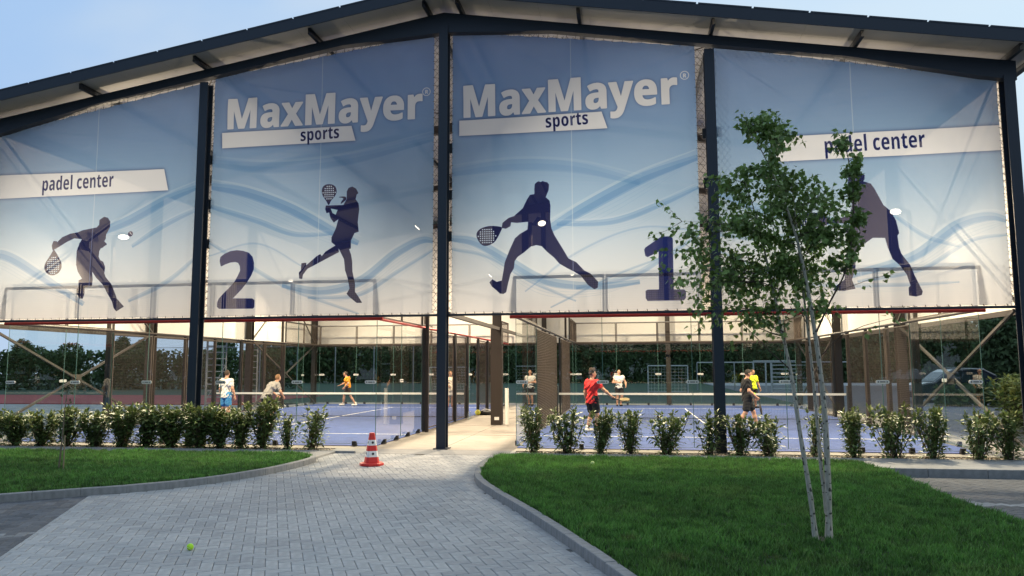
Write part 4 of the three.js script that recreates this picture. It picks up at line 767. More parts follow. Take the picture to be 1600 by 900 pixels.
// ---------------------------------------------------------------- plants
function leafGeo(list, color) {                          // list of {p, d (along), n (up), L, W, fold}
  const pos = [], col = [], tmp = new THREE.Color();
  for (const f of list) {
    const s = f.d.clone().cross(f.n).normalize(), n = s.clone().cross(f.d).normalize();
    const P = (a, b, c) => [f.p.x + f.d.x * a + s.x * b + n.x * c, f.p.y + f.d.y * a + s.y * b + n.y * c, f.p.z + f.d.z * a + s.z * b + n.z * c];
    const { L, W } = f, k = f.fold ?? 0.2, r = f.curl ?? 0.1, shape = f.shape ?? 0.45;
    const A = P(0, 0, 0), M = P(L * shape, 0, 0), T = P(L, 0, -r * L), B = P(L * shape, W / 2, k * W / 2), C = P(L * shape, -W / 2, k * W / 2);
    pos.push(...A, ...M, ...B, ...M, ...T, ...B, ...A, ...C, ...M, ...M, ...C, ...T);
    color(tmp, f); for (let i = 0; i < 12; i++) col.push(tmp.r, tmp.g, tmp.b);
  }
  const g = new THREE.BufferGeometry(); g.setAttribute('position', new THREE.Float32BufferAttribute(pos, 3)); g.setAttribute('color', new THREE.Float32BufferAttribute(col, 3)); g.computeVertexNormals(); return g;
}
const dirRand = (upBias = 0) => { const a = rr(0, 6.283), y = rr(-1, 1) + upBias, h = Math.sqrt(Math.max(0.05, 1 - clamp(y, -1, 1) ** 2)); return V(Math.cos(a) * h, y, Math.sin(a) * h).normalize(); };
const leafMat = phys([1, 1, 1], 0.42, { vertexColors: true, side: THREE.DoubleSide, transmission: 0.22, thickness: 0, specularIntensity: 0.8 });
const leafMatDull = phys([1, 1, 1], 0.75, { vertexColors: true, side: THREE.DoubleSide, transmission: 0.3, thickness: 0, specularIntensity: 0.4 });
const barkBrown = std([0.09, 0.065, 0.045], 0.9, { map: blotchTex });
// laurel shrubs: upright stems with elongated glossy leaves in whorls
function laurel(height, width, stems, dens) {
  const leaves = [], wood = [];
  for (let i = 0; i < stems; i++) {
    const a = rr(0, 6.283), lean = rr(0.15, 1) * width * 0.5, h = height * rr(0.7, 1), p0 = V(rr(-0.06, 0.06), -0.06, rr(-0.06, 0.06)), p1 = V(Math.cos(a) * lean * 0.75, h * 0.55, Math.sin(a) * lean * 0.75), p2 = V(Math.cos(a) * lean * rr(0.8, 1.1), h, Math.sin(a) * lean * rr(0.8, 1.1));
    const cu = new THREE.QuadraticBezierCurve3(p0, p1, p2); const q = cu.getPoints(6);
    for (let k = 0; k < 6; k++) wood.push(rod(q[k], q[k + 1], lerp(0.011, 0.004, k / 6), lerp(0.011, 0.004, (k + 1) / 6), 5));
    for (let t = 0.08; t < 1.0; t += rr(0.7, 1.3) / dens) {
      const p = cu.getPoint(t), tan = cu.getTangent(t), twigs = t < 0.25 ? 2 : 3;
      for (let k = 0; k < twigs; k++) {
        const out = dirRand(0.25), reach = rr(0.0, 0.15) * (1.1 - 0.5 * t), base = p.clone().addScaledVector(out, reach), d = out.clone().addScaledVector(tan, rr(-0.1, 0.5)).normalize();
        leaves.push({ p: base, d, n: V(rr(-0.4, 0.4), 1, rr(-0.4, 0.4)), L: rr(0.085, 0.14), W: rr(0.038, 0.06), curl: rr(0, 0.3), young: t > 0.86 });
      }
    }
    for (let k = 0; k < 7; k++) leaves.push({ p: p2.clone(), d: dirRand(1.0), n: V(rr(-1, 1), 0.6, rr(-1, 1)), L: rr(0.06, 0.1), W: rr(0.024, 0.036), curl: 0.1, young: true });
  }
  return [merge(wood), leafGeo(leaves, (c, f) => { const k = rr(0.6, 1.35); f.young ? c.setRGB(0.24 * k, 0.28 * k, 0.08 * k) : rnd() < 0.02 ? c.setRGB(0.25 * k, 0.16 * k, 0.06 * k) : c.setRGB(0.115 * k, 0.175 * k, 0.05 * k); })];
}
const laurels = [[1.0, 0.8, 22, 27], [0.95, 0.9, 24, 26], [1.05, 0.66, 19, 27], [0.9, 0.78, 14, 23], [0.98, 0.55, 10, 23], [0.84, 0.85, 13, 22]].map((a) => laurel(...a));
const leftRow = [[-12.9, .7, 0, .9], [-12.25, .68, 1, .95], [-11.55, .62, 0, 1], [-10.9, .62, 3, .95], [-10.15, .58, 0, 1.0], [-9.45, .55, 1, 1.02], [-8.85, .55, 2, 1.12], [-8.2, .55, 1, 0.98], [-7.5, .55, 0, 0.98], [-6.95, .55, 1, 0.98], [-6.45, .52, 2, 1.02], [-5.9, .5, 2, 1.05], [-5.3, .5, 4, 0.95], [-4.68, .5, 4, 1.05]];
const rightRow = [[0.5, .55, 3, 1.02], [1.25, .55, 5, 1.08], [1.95, .58, 2, .84], [2.6, .55, 3, .98], [3.35, .55, 5, 1.12], [4.25, .58, 4, .98], [4.88, .58, 3, 1.0], [5.5, .6, 5, 1.12], [6.38, .62, 4, .86], [7.12, .75, 2, .98], [7.88, .7, 5, 1.12], [8.62, .72, 3, 1.06], [9.45, .72, 5, 1.1], [10.0, .78, 3, 1.05]];
const ordL = ['first', 'second', 'third', 'fourth', 'fifth', 'sixth', 'seventh', 'eighth', 'ninth', 'tenth', 'eleventh', 'twelfth', 'thirteenth', 'fourteenth'];
leftRow.forEach(([x, z, v, s], i) => {
  const o = thing('laurel_shrub', `${ordL[i]} glossy laurel shrub from the left in the row before the left court`, 'shrub', 'laurel shrubs along the left court', [x, -0.03, z + 0.16], rr(0, 6.28)); o.scale.set(s * rr(1.2, 1.5), s * rr(0.8, 1.05), s * rr(1.0, 1.15)); o.rotation.z = rr(-0.07, 0.07);
  part('stems', laurels[v][0], barkBrown, o); part('foliage', laurels[v][1], leafMat, o);
});
rightRow.forEach(([x, z, v, s], i) => {
  const o = thing('laurel_shrub', `${ordL[i]} small laurel shrub from the left in the row before the right court`, 'shrub', 'laurel shrubs along the right court', [x, -0.03, z + 0.14], rr(0, 6.28)); o.scale.set(s * rr(0.9, 1.25), s * rr(0.84, 1.1), s * rr(0.95, 1.15)); o.rotation.z = rr(-0.12, 0.12);
  part('stems', laurels[v][0], barkBrown, o); part('foliage', laurels[v][1], leafMat, o);
});
// bushes beside the hall on the right
[[12.6, -1.2, 1.35], [12.9, -2.6, 1.5], [13.3, -4.2, 1.45], [14.0, -6.4, 1.5], [15.0, -9, 1.55], [16.2, -11.6, 1.5], [17.8, -14.5, 1.6], [19.6, -17.5, 1.6], [13.9, -0.4, 1.3]].forEach(([x, z, s], i) => {
  const o = thing('garden_bush', `${ordL[i]} leafy bush outside the right side of the hall, counted from the front`, 'bush', 'bushes beside the hall', [x, -0.1, z], rr(0, 6.28)); o.scale.set(s * 1.5, s, s * 1.5);
  part('stems', laurels[i % 3][0], barkBrown, o); part('foliage', laurels[i % 3][1], leafMatDull, o);
});

const leafBirch = phys([1, 1, 1], 0.55, { vertexColors: true, side: THREE.DoubleSide, transmission: 0.42, thickness: 0, specularIntensity: 0.6 });
// birch with three white stems
{
  const B0 = V(4.6, 0.015, 8.8), o = thing('birch_tree', 'young white-stemmed birch with loose green crown on the right lawn', 'tree', null, [B0.x, B0.y, B0.z]); o.scale.setScalar(0.96);
  const barkTex = tex(256, (u, v) => { const n = tileNoise(u, v, 16, 3), s = tileNoise(u * 0.5, v, 32, 2); const dash = smooth(0.76, 0.84, noiseAt(LAT, 64, u * 5, v * 40)); const k = 0.84 + 0.3 * (n - 0.5) - 0.5 * dash - 0.15 * (s - 0.5); return [k, k * 0.975, k * 0.93]; }, 1, true);
  const bark = std([0.62, 0.61, 0.57], 0.8, { map: barkTex }), twigM = std([0.07, 0.05, 0.04], 0.85);
  const P = (x, y, z) => V(x - 4.7, y - 0.015, z);
  const stems = {
    A: [P(4.60, -0.02, 0.03), P(4.56, 0.5, 0.03), P(4.48, 1.2, 0.02), P(4.42, 1.82, 0), P(4.32, 2.45, -0.03), P(4.24, 3.0, -0.08), P(4.14, 3.6, -0.12), P(4.02, 4.1, -0.15)],
    B: [P(4.74, -0.02, 0), P(4.76, 0.64, 0), P(4.75, 1.49, 0.02), P(4.69, 2.22, 0.05), P(4.62, 2.81, 0.06), P(4.52, 3.42, 0.05), P(4.36, 3.98, 0.03), P(4.18, 4.45, 0), P(4.04, 4.72, -0.03)],
    C: [P(4.74, 0.3, -0.02), P(4.71, 0.78, -0.06), P(4.69, 1.49, -0.1), P(4.65, 2.37, -0.14), P(4.62, 2.96, -0.2), P(4.6, 3.6, -0.25), P(4.58, 4.1, -0.27)],
    D: [P(4.68, 2.25, 0.04), P(4.84, 2.62, 0.12), P(5.0, 2.95, 0.18), P(5.1, 3.45, 0.2), P(5.12, 3.95, 0.2), P(5.06, 4.42, 0.2)],
  };
  const leaves = [], twigs = [];
  const cards = (p, d, n) => { for (let i = 0; i < n; i++) leaves.push({ p: p.clone().add(V(rr(-0.065, 0.065), rr(-0.07, 0.05), rr(-0.065, 0.065))), d: dirRand(-0.55).addScaledVector(d, 0.4).normalize(), n: dirRand(0.4), L: rr(0.052, 0.084), W: rr(0.042, 0.062), fold: 0.15, curl: 0.15, shape: 0.35, top: p.y }); };
  let thin = false;
  function branch(p, d, len, r, depth) {
    const pts = [p.clone()]; let q = p.clone(), dd = d.clone().normalize(); const n = 5;
    for (let i = 0; i < n; i++) { dd.add(V(rr(-0.16, 0.16), rr(-0.1, 0.12) + (depth ? -0.04 : 0.05), rr(-0.16, 0.16))).normalize(); q = q.clone().addScaledVector(dd, len / n); pts.push(q); }
    for (let i = 0; i < n; i++) twigs.push(rod(pts[i], pts[i + 1], r * (1 - i / (n + 0.6)), r * (1 - (i + 1) / (n + 0.6)), 5));
    if (depth > 0) { for (let i = 1; i <= n; i++) for (let k = 0; k < 2; k++) if (rnd() < (thin ? 0.25 : 0.5)) branch(pts[i], dd.clone().multiplyScalar(0.6).add(dirRand(0.1)).normalize(), len * rr(0.35, 0.6), r * 0.55, depth - 1); }
    for (let i = depth ? 3 : 1; i <= n; i++) cards(pts[i], dd, depth ? 2 : 3);
  }
  const spread = { A: [0.42, [-0.5, 0.55, 0]], B: [0.4, [-0.3, 0.6, 0.1]], C: [0.42, [0.25, 0.6, -0.3]], D: [0.38, [0.1, 0.8, 0.1]] };
  for (const [k, pts] of Object.entries(stems)) {
    thin = k === 'D'; const cu = new THREE.CatmullRomCurve3(pts), L = cu.getLength(), n = 26, r0 = { A: 0.030, B: 0.038, C: 0.023, D: 0.012 }[k], pos = [], uv = [], idx = [], q = cu.getSpacedPoints(n), m = 10;
    q.forEach((p, i) => { const t = i / n, rad = lerp(r0, 0.005, Math.pow(t, 1.15)) * (i === 0 && k !== 'D' ? 1.35 : 1) * (1 + 0.06 * Math.sin(i * 2.3)); for (let a = 0; a <= m; a++) { const w = (a / m) * 6.2832; pos.push(p.x + Math.cos(w) * rad, p.y, p.z + Math.sin(w) * rad); uv.push(a / m, t * L); } });
    for (let i = 0; i < n; i++) for (let a = 0; a < m; a++) { const s = i * (m + 1) + a; idx.push(s, s + m + 1, s + 1, s + 1, s + m + 1, s + m + 2); }
    const g = new THREE.BufferGeometry(); g.setAttribute('position', new THREE.Float32BufferAttribute(pos, 3)); g.setAttribute('uv', new THREE.Float32BufferAttribute(uv, 2)); g.setIndex(idx); g.computeVertexNormals();
    part(k === 'D' ? 'limb' : 'trunk', g, k === 'D' ? twigM : bark, o);
    for (let i = 0; i < (k === 'D' ? 17 : 21); i++) {
      const y0 = k === 'D' ? 0.35 : 0.5, t = lerp(y0, 1, (i + rnd()) / (k === 'D' ? 17 : 21)), p = cu.getPoint(t), a = rr(0, 6.283), [len, bias] = spread[k];
      branch(p, V(Math.cos(a), 0, Math.sin(a)).multiplyScalar(0.9).add(V(...bias)), len * rr(0.7, 1.5) * (1.25 - 0.75 * t) * (k === 'D' ? 0.42 : 1.15), 0.006, k === 'D' ? 1 : 1);
    }
    branch(q[n], V(-0.2, 1, 0), 0.16, 0.003, 0);
  }
  thin = false;
  // long side boughs
  branch(P(4.35, 2.25, 0), V(-1, 0.25, 0.1), 0.7, 0.008, 1); branch(P(4.3, 2.5, -0.03), V(-1, 0.3, 0.2), 0.95, 0.008, 1); branch(P(4.36, 2.3, 0), V(-0.8, 0.5, -0.2), 0.7, 0.008, 1);
  for (let i = 0; i < 13; i++) branch(P(rr(4.0, 4.45), rr(2.7, 3.6), rr(-0.1, 0.05)), V(-1, rr(-0.1, 0.5), rr(-0.6, 0.6)), rr(0.5, 1.0), 0.007, 1);
  for (let i = 0; i < 5; i++) branch(P(rr(4.5, 4.75), rr(2.9, 3.7), rr(-0.1, 0.1)), V(0.6, rr(0.1, 0.7), rr(-0.7, 0.7)), rr(0.3, 0.55), 0.007, 1);
  twigs.push(rod(P(4.43, 1.86, 0), P(4.2, 2.08, 0.02), 0.008, 0.006, 6), rod(P(4.2, 2.08, 0.02), P(3.88, 2.42, 0.05), 0.006, 0.004, 6)); cards(P(3.88, 2.42, 0.05), V(-1, 0.4, 0), 5); cards(P(3.8, 2.2, 0.05), V(-1, 0, 0), 4);
  twigs.push(rod(P(4.72, 2.0, 0), P(4.95, 2.25, 0.05), 0.006, 0.005, 6), rod(P(4.95, 2.25, 0.05), P(5.2, 2.36, 0.08), 0.005, 0.004, 6), rod(P(5.2, 2.36, 0.08), P(5.5, 2.44, 0.1), 0.004, 0.002, 6)); cards(P(5.5, 2.44, 0.1), V(1, 0, 0), 7); cards(P(5.25, 2.3, 0.08), V(1, -0.4, 0), 5);
  twigs.push(rod(P(4.95, 2.75, 0.1), P(5.3, 2.88, 0.12), 0.004, 0.003, 6), rod(P(5.3, 2.88, 0.12), P(5.52, 2.92, 0.12), 0.003, 0.002, 6)); cards(P(5.4, 2.9, 0.12), V(1, 0, 0), 8); cards(P(5.2, 2.86, 0.12), V(1, 0, 0), 4);
  part('limbs', merge(twigs), twigM, o);
  part('crown', leafGeo(leaves, (c) => { const k = rr(0.55, 1.4); c.setRGB(0.19 * k, 0.29 * k, 0.08 * k); }), leafBirch, o);
  const pit = new THREE.CircleGeometry(0.2, 18).rotateX(-Math.PI / 2).translate(0.0, 0.012, 0.0); part('soil_pit', metreUV(pit), MAT.soil, o);
}
// staked sapling on the left lawn
{
  const o = thing('sapling', 'thin staked sapling with few leaves on the left lawn', 'tree', null, [-7.62, 0.02, 4.95]);
  const cu = new THREE.CatmullRomCurve3([V(0, -0.02, 0), V(0.03, 0.5, 0), V(0.06, 1.0, 0.01), V(0.08, 1.45, 0)]), q = cu.getPoints(8), w = [];
  for (let i = 0; i < 8; i++) w.push(rod(q[i], q[i + 1], lerp(0.018, 0.005, i / 8), lerp(0.018, 0.005, (i + 1) / 8), 7));
  part('trunk', merge(w), std([0.22, 0.18, 0.13], 0.9, { map: blotchTex }), o);
  part('stake', rod(V(0.11, -0.02, 0.02), V(0.1, 0.62, 0.02), 0.012, 0.012, 6), std([0.3, 0.23, 0.15], 0.9), o);
  const lv = []; for (let i = 0; i < 26; i++) { const t = rr(0.55, 1), p = cu.getPoint(t); lv.push({ p: p.add(V(rr(-0.1, 0.1), rr(-0.03, 0.05), rr(-0.1, 0.1))), d: dirRand(-0.2), n: dirRand(0.5), L: rr(0.04, 0.07), W: rr(0.025, 0.04) }); }
  part('crown', leafGeo(lv, (c) => { const k = rr(0.6, 1.3); c.setRGB(0.07 * k, 0.11 * k, 0.04 * k); }), leafMatDull, o);
}
// trees behind and beside the pitch
function crown(n, rx, ry, size, base) {
  const lv = [], lobes = []; for (let i = 0; i < 9; i++) lobes.push([V(rr(-0.6, 0.6) * rx, rr(-0.65, 0.7) * ry, rr(-0.6, 0.6) * rx), rr(0.35, 0.62)]);
  for (let i = 0; i < n; i++) { const [c, s] = lobes[Math.floor(rnd() * 9)], d = dirRand(), q = Math.cbrt(rr(0.25, 1)); lv.push({ p: V(c.x + d.x * rx * s * q, base + ry + c.y + d.y * ry * s * q, c.z + d.z * rx * s * q), d: dirRand(-0.2), n: dirRand(0.3), L: size * rr(0.7, 1.4), W: size * rr(0.5, 0.9), fold: 0.3 }); }
  return leafGeo(lv, (c) => { const k = rr(0.55, 1.35); c.setRGB(0.085 * k, 0.13 * k, 0.05 * k); });
}
function trunkGeo(h, r) { const w = [rod(V(0, -0.2, 0), V(0, h, 0), r, r * 0.55, 8)]; for (let i = 0; i < 5; i++) { const a = rr(0, 6.28), y = h * rr(0.55, 0.95); w.push(rod(V(0, y, 0), V(Math.cos(a) * h * 0.35, y + h * rr(0.3, 0.5), Math.sin(a) * h * 0.35), r * 0.4, r * 0.15, 5)); } return merge(w); }
const treeKinds = [[crown(6500, 3.2, 3.7, 0.42, 0.5), trunkGeo(4, 0.16)], [crown(6500, 3.7, 3.2, 0.42, 0.2), trunkGeo(3.2, 0.17)], [crown(6000, 2.7, 4.4, 0.40, 0.4), trunkGeo(4.4, 0.14)]];
const woods = [];
for (let i = 0; i < 21; i++) woods.push([-44 + i * 4.7 + rr(-0.8, 0.8), -82 + rr(-4, 4), rr(1.0, 1.35), 'tree line beyond the football pitch']);
for (let i = 0; i < 17; i++) woods.push([-40 + i * 5.2 + rr(-0.8, 0.8), -90 + rr(-3, 3), rr(1.3, 1.6), 'taller trees behind the tree line']);
for (let i = 0; i < 9; i++) woods.push([-66 + i * 2.9, -52 - i * 3.4 + rr(-1.5, 1.5), rr(0.62, 0.74), 'low trees beyond the running track']);
for (const [x, z, s] of [[-44, -22, 0.8], [-47, -29, 0.85], [-40, -15, 0.75], [-52, -36, 0.8]]) woods.push([x, z, s, 'trees at the far left']);
for (const [x, z, s] of [[31, -24, 0.95], [34, -30, 1.0], [36, -37, 1.05], [33, -45, 1.0], [38, -52, 1.1], [29, -17, 0.9], [28, -50, 0.9], [42, -44, 1.1]]) woods.push([x, z, s, 'trees at the right of the hall']);
for (let i = 0; i < 21; i++) woods.push([-52 + i * 5.2 + rr(-1, 1), 41 + rr(-3, 3), rr(1.5, 1.9), 'unseen trees added behind the camera to dim the front, mirrored in the glass']);  // added row out of view, sized to cut front light and glass reflections
const tally = {};
woods.forEach(([x, z, s, grp], i) => {
  const n = (tally[grp] = (tally[grp] ?? 0) + 1), k = treeKinds[i % 3];
  const num = ['1st', '2nd', '3rd'][n - 1] ?? n + 'th';
  const o = thing('background_tree', `dark leafy tree, ${num} from left among the ${grp}`, 'tree', grp, [x, -0.25, z], rr(0, 6.28)); o.scale.setScalar(s);
  part('trunk', k[1], barkBrown, o); part('crown', k[0], leafMatDull, o);
});
// hedges: low clipped masses
function hedge(label, x0, z0, x1, z1, h, n) {
  const lv = [], L = Math.hypot(x1 - x0, z1 - z0);
  for (let i = 0; i < n; i++) { const t = rnd(), w = rr(-0.5, 0.5), y = rr(0, h); lv.push({ p: V(t * L, y, w * (1 + 0.3 * fbm(t * 20, y * 2))), d: dirRand(), n: dirRand(0.4), L: rr(0.25, 0.5), W: rr(0.2, 0.34), fold: 0.3 }); }
  const o = solo('hedge', leafGeo(lv, (c) => { const k = rr(0.6, 1.3); c.setRGB(0.075 * k, 0.125 * k, 0.048 * k); }), leafMatDull, label, 'hedge', null, [x0, -0.1, z0]); o.rotation.y = -Math.atan2(z1 - z0, x1 - x0);
}
hedge('long low dark hedge along the far edge of the football pitch', -46, -77, 46, -77, 4.2, 16000);
hedge('dark hedge behind the red running track', -75, -40, -28, -50, 3.6, 14000);
hedge('low green hedge in front of the parked car', 17.5, -22.4, 32, -22.4, 1.0, 3000);

// ---------------------------------------------------------------- small things
{ // traffic cone: eight-sided, red and white bands with dark dots, on a flat foot
  const o = thing('traffic_cone', 'red and white banded traffic cone with dark dots on the paved path', 'cone', null, [-2.42, -0.06, 2.98], 0.55);
  const redM = std([0.62, 0.03, 0.025], 0.5), whiteM = std([0.78, 0.77, 0.75], 0.5), Y = [0.085, 0.17, 0.285, 0.39, 0.495, 0.63], R = (y) => lerp(0.135, 0.045, (y - 0.05) / 0.58);
  const frus = (y0, y1, add = 0) => { const prof = [], sq = (r) => { const c = r * 0.32; return [[r, -r + c], [r, r - c], [r - c, r], [-r + c, r], [-r, r - c], [-r, -r + c], [-r + c, -r], [r - c, -r]]; }; const a = sq(R(y0) + add), b = sq(R(y1) + add), P = []; for (let i = 0; i < 8; i++) { const j = (i + 1) % 8; P.push(a[i][0], y0, a[i][1], b[j][0], y1, b[j][1], a[j][0], y0, a[j][1], a[i][0], y0, a[i][1], b[i][0], y1, b[i][1], b[j][0], y1, b[j][1]); P.push(0, y1, 0, b[j][0], y1, b[j][1], b[i][0], y1, b[i][1]); } const g = new THREE.BufferGeometry(); g.setAttribute('position', new THREE.Float32BufferAttribute(P, 3)); g.computeVertexNormals(); g.setAttribute('uv', new THREE.Float32BufferAttribute(new Float32Array(P.length / 3 * 2), 2)); return g; };
  part('foot', merge([(() => { const s = new THREE.Shape(); for (let i = 0; i < 8; i++) { const a = (i + 0.5) * Math.PI / 4; i ? s.lineTo(Math.cos(a) * 0.225, Math.sin(a) * 0.225) : s.moveTo(Math.cos(a) * 0.225, Math.sin(a) * 0.225); } const g = new THREE.ExtrudeGeometry(s, { depth: 0.03, bevelEnabled: true, bevelSize: 0.012, bevelThickness: 0.012, bevelSegments: 2 }); g.rotateX(-Math.PI / 2); return g.translate(0, 0.013, 0); })()]), redM, o);
  for (let i = 0; i < 5; i++) part(i % 2 ? 'white_band' : 'red_band', frus(i ? Y[i] : 0.045, Y[i + 1]), i % 2 ? whiteM : redM, o);
  for (const y of [0.232, 0.445]) for (let k = 0; k < 4; k++) { const g = cyl(0.024, 0.024, 0.006, 14); g.rotateX(Math.PI / 2 - 0.155); g.translate(0, y, R(y) + 0.001); g.rotateY(k * Math.PI / 2); part('dot', g, MAT.black, o); }
}
const ballMat = std([0.5, 0.86, 0.05], 0.9, { bumpMap: grainTex, bumpScale: 0.001 });
function tennisBall(label, p, mat = ballMat) {
  const o = thing('tennis_ball', label, 'ball', 'tennis balls', p, rr(0, 6)); part('felt', new THREE.SphereGeometry(0.035, 24, 16).translate(0, 0.035, 0), mat, o);
  const c = []; for (let i = 0; i <= 48; i++) { const t = (i / 48) * Math.PI * 2, a = 0.44, x = Math.cos(t) + 0.3 * Math.cos(3 * t) * a, y = Math.sin(t) - 0.3 * Math.sin(3 * t) * a, z = 0.9 * Math.sin(2 * t); c.push(V(x, y, z).normalize().multiplyScalar(0.0345).add(V(0, 0.035, 0))); }
  part('seam', new THREE.TubeGeometry(new THREE.CatmullRomCurve3(c, true), 64, 0.0012, 5, true), MAT.tape, o); return o;
}
tennisBall('lime green tennis ball lying on the paved path', [-1.99, -0.06, 9.84]);
tennisBall('pale tennis ball lying in the grass of the right lawn', [1.9, 0.045, 3.2], std([0.55, 0.66, 0.25], 0.9));
{ const b = tennisBall('ball in the air in front of the man in black', [6.35, 0.98, -6.5]); b.userData.airborne = true; }
{ // drain grate
  const o = thing('drain_cover', 'small dark drain cover in the paving before the entrance', 'drain', null, [-1.98, -0.0605, 1.1]);
  part('frame', merge([bx(0.2, 0.012, 0.02, 0, 0, 0.06), bx(0.2, 0.012, 0.02, 0, 0, -0.06), bx(0.02, 0.012, 0.1, 0.09, 0, 0), bx(0.02, 0.012, 0.1, -0.09, 0, 0)]), MAT.black, o);
  part('grate', merge([-0.06, -0.03, 0, 0.03, 0.06].map((x) => bx(0.012, 0.008, 0.1, x, 0, 0))), MAT.black, o);
}
{ // white roll leaning at the middle column
  const o = thing('white_tube', 'upright white tube standing beside the brown walkway column', 'tube', null, [-1.34, -0.012, -6.9]);
  part('tube', new THREE.LatheGeometry([[0.0, 0], [0.06, 0], [0.064, 0.01], [0.064, 1.17], [0.058, 1.18], [0.05, 1.18], [0.05, 1.1], [0, 1.1]].map(([a, b]) => new THREE.Vector2(a, b)), 18), MAT.tape, o);
}
{ // sports bag with a yellow ball pocket
  const o = thing('sports_bag', 'dark sports bag with pale strap lying in the walkway', 'bag', null, [-2.95, -0.012, -11.9], 0.15);
  const b = new THREE.CapsuleGeometry(0.1, 0.45, 6, 14); b.rotateZ(Math.PI / 2); b.scale(1, 0.85, 1.3); part('body', b.translate(0, 0.088, 0), MAT.black, o);
  part('strap', new THREE.TubeGeometry(new THREE.CatmullRomCurve3([V(-0.2, 0.17, 0.04), V(-0.1, 0.23, 0.06), V(0.12, 0.2, 0.1), V(0.24, 0.12, 0.13)]), 20, 0.014, 6), MAT.tape, o);
  const h = thing('yellow_helmet', 'round yellow ball beside the dark bag in the walkway', 'ball', null, [-3.27, -0.012, -11.7]); h.name = 'training_ball';
  part('skin', new THREE.SphereGeometry(0.11, 24, 16).translate(0, 0.11, 0), std([0.62, 0.6, 0.08], 0.6), h);
}
{ // bottle
  const o = thing('water_bottle', 'clear plastic water bottle on the walkway floor by the left court', 'bottle', null, [-3.12, -0.012, -9.3]);
  part('body', new THREE.LatheGeometry([[0, 0], [0.034, 0], [0.037, 0.01], [0.035, 0.08], [0.037, 0.16], [0.03, 0.2], [0.014, 0.23], [0.014, 0.25]].map(([a, b]) => new THREE.Vector2(a, b)), 16), phys([0.85, 0.92, 0.95], 0.05, { transmission: 0.9, thickness: 0, side: THREE.DoubleSide }), o);
  part('cap', cyl(0.017, 0.017, 0.022, 12).translate(0, 0.261, 0), MAT.whitePaint, o);
  const o2 = copyOf(o, 'second clear bottle beside the black net post of the left court', [-3.15, -0.012, -9.75], 1);
}
// white goals, scaffold and ladder, fence behind the hall
function goal(label, x, z, w, h, d, turn) {
  const o = thing('goal_frame', label, 'goal', 'white goal frames', [x, -0.07, z], turn), r = 0.05;
  part('crossbar', rod(V(0, h, 0), V(w, h, 0), r), MAT.whitePaint, o);
  for (const k of [0, w]) { part('post', rod(V(k, 0, 0), V(k, h, 0), r), MAT.whitePaint, o); part('back_stay', rod(V(k, 0.03, -d), V(k, h, 0), 0.03), MAT.galv, o); }
  part('ground_bar', rod(V(0, 0.03, -d), V(w, 0.03, -d), 0.03), MAT.galv, o);
  const l = []; for (let x2 = 0; x2 <= w; x2 += 0.25) l.push(rod(V(x2, 0.03, -d), V(x2, h, 0), 0.006, 0.006, 4)); for (let t = 0; t <= 1; t += 0.12) l.push(rod(V(0, h * (1 - t), -d * t), V(w, h * (1 - t), -d * t), 0.006, 0.006, 4)); part('net', merge(l), MAT.tape, o);
}
goal('white goal frame on the pitch seen behind the left court', -14.2, -45, 3.4, 1.95, 1.1, 0);
goal('white goal frame on the pitch seen behind the back wall of the right court', 4.0, -40, 2.9, 2.0, 1.1, 0);
{ // tall white barred gate behind the right court
  const o = thing('barred_gate', 'white barred metal gate standing behind the right court', 'gate', null, [12.1, -0.1, -43]);
  part('frame', merge([rod(V(0, 0, 0), V(0, 2.35, 0), 0.06), rod(V(0.9, 0, 0), V(0.9, 2.35, 0), 0.06), rod(V(1.3, 0, 0), V(1.3, 2.35, 0), 0.06), rod(V(3.2, 0, 0), V(3.2, 2.35, 0), 0.06), rod(V(0, 2.35, 0), V(3.2, 2.35, 0), 0.06)]), MAT.whitePaint, o);
  for (let k = 0; k < 7; k++) part('bar', rod(V(1.3, 0.25 + k * 0.3, 0), V(3.2, 0.25 + k * 0.3, 0), 0.035), MAT.whitePaint, o);
}
{ const o = thing('rail_fence', 'long white rail fence behind the right court', 'fence', null, [8.2, -0.1, -47]); part('rail', rod(V(0, 2.3, 0), V(12, 2.3, 0), 0.05), MAT.whitePaint, o); for (let k = 0; k <= 4; k++) part('post', rod(V(k * 3, 0, 0), V(k * 3, 2.3, 0), 0.05), MAT.galv, o); }
{ const o = thing('mesh_fence', 'tall grey post fence along the far side of the left pitch', 'fence', null, [-34, -0.1, -36]); for (let k = 0; k <= 9; k++) part('post', rod(V(k * 3, 0, 0), V(k * 3, 3.6, 0), 0.045), MAT.galv, o); part('rail', rod(V(0, 3.55, 0), V(27, 3.55, 0), 0.022), MAT.galv, o); }
{
  const o = thing('scaffold_tower', 'grey scaffold tower with rungs behind the man in white shirt', 'scaffold', null, [-16.9, -0.1, -15.2], 0.5);
  for (const [x, z] of [[0, 0], [0.85, 0], [0, -1.2], [0.85, -1.2]]) part('upright', rod(V(x, 0, z), V(x, 3.6, z), 0.026), MAT.galv, o);
  for (const z of [0, -1.2]) for (let y = 0.3; y < 3.6; y += 0.3) part('rung', rod(V(0, y, z), V(0.85, y, z), 0.018), MAT.galv, o);
  part('diagonal', rod(V(0, 0.4, 0), V(0.85, 2.1, 0), 0.018), MAT.galv, o); part('diagonal', rod(V(0, 0.4, 0), V(0, 2.4, -1.2), 0.018), MAT.galv, o);
  const l = thing('ladder', 'aluminium ladder upright outside the left wall of the hall', 'ladder', null, [-15.4, -0.1, -16.3], 0.55);
  for (const x of [0, 0.42]) part('rail', bar(V(x, 0, 0), V(x, 3.3, 0.02), 0.03, 0.06), MAT.galv, l);
  for (let y = 0.3; y < 3.25; y += 0.28) part('rung', rod(V(0, y, 0), V(0.42, y, 0), 0.016), MAT.galv, l);
}
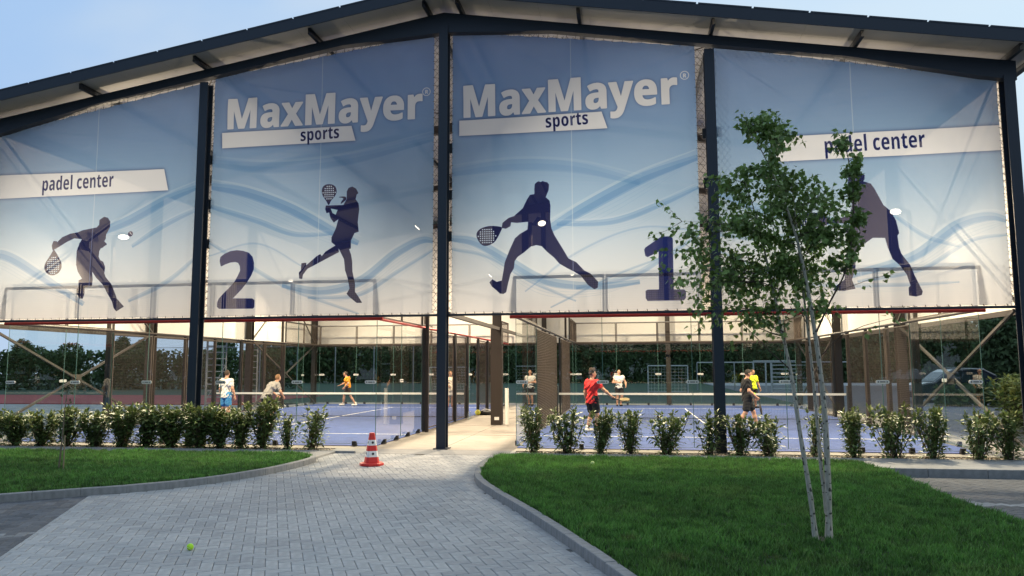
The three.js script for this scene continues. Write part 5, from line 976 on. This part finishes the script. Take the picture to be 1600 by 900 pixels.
{ // dark estate car parked behind the hedge on the right
  const o = thing('parked_car', 'dark blue-black estate car parked behind the hedge at right', 'car', null, [17.5, -0.1, -26.5], 0.12);
  const prof = [[0.1, 0.35], [0.05, 0.62], [0.12, 0.86], [0.7, 0.98], [1.15, 1.04], [1.75, 1.52], [2.1, 1.68], [2.9, 1.74], [3.7, 1.70], [4.25, 1.42], [4.5, 1.05], [4.6, 0.75], [4.55, 0.35], [4.1, 0.3], [3.95, 0.55], [3.7, 0.68], [3.4, 0.55], [3.25, 0.28], [1.4, 0.28], [1.25, 0.55], [0.95, 0.68], [0.65, 0.55], [0.5, 0.3]];
  const ext = (p, d, b) => { const g = new THREE.ExtrudeGeometry(new THREE.Shape(p.map(([x, y]) => new THREE.Vector2(x, y))), { depth: d, bevelEnabled: true, bevelSize: b, bevelThickness: b, bevelSegments: 3 }); return g.translate(0, 0, -d / 2); };
  part('body', ext(prof, 1.5, 0.08), phys([0.012, 0.016, 0.03], 0.25, { clearcoat: 1, clearcoatRoughness: 0.05 }), o);
  const gl = phys([0.03, 0.045, 0.055], 0.05, {});
  for (const s of [-1, 1]) for (const p of [[[1.4, 1.08], [1.85, 1.48], [2.25, 1.6], [2.4, 1.6], [2.4, 1.08]], [[2.48, 1.08], [2.48, 1.61], [3.3, 1.61], [3.4, 1.08]], [[3.48, 1.08], [3.4, 1.6], [3.75, 1.56], [4.15, 1.2]]]) part('window', ext(p, 0.01, 0.004).translate(0, 0, s * 0.838), gl, o);
  part('windscreen', bar(V(1.2, 1.08, 0), V(1.78, 1.56, 0), 1.3, 0.02).translate(-0.07, 0.05, 0), phys([0.08, 0.1, 0.11], 0.05), o);
  for (const x of [0.95, 3.7]) for (const z of [-0.72, 0.72]) { const w = part('wheel', new THREE.CylinderGeometry(0.33, 0.33, 0.22, 24).rotateX(Math.PI / 2).translate(x, 0.33, z), MAT.black, o); part('rim', new THREE.CylinderGeometry(0.2, 0.2, 0.235, 12).rotateX(Math.PI / 2).translate(x, 0.33, z), MAT.galv, w); }
  for (const z of [-0.62, 0.62]) { part('headlight', new RoundedBoxGeometry(0.1, 0.14, 0.32, 2, 0.03).translate(0.06, 0.78, z), MAT.plate, o); part('tail_light', new RoundedBoxGeometry(0.08, 0.3, 0.16, 2, 0.03).translate(4.53, 1.0, z), std([0.35, 0.01, 0.01], 0.3), o); part('roof_rail', rod(V(2.2, 1.84, z), V(3.8, 1.8, z), 0.018), MAT.galv, o); }
}

shadows(scene);
renderer.render(scene, camera);
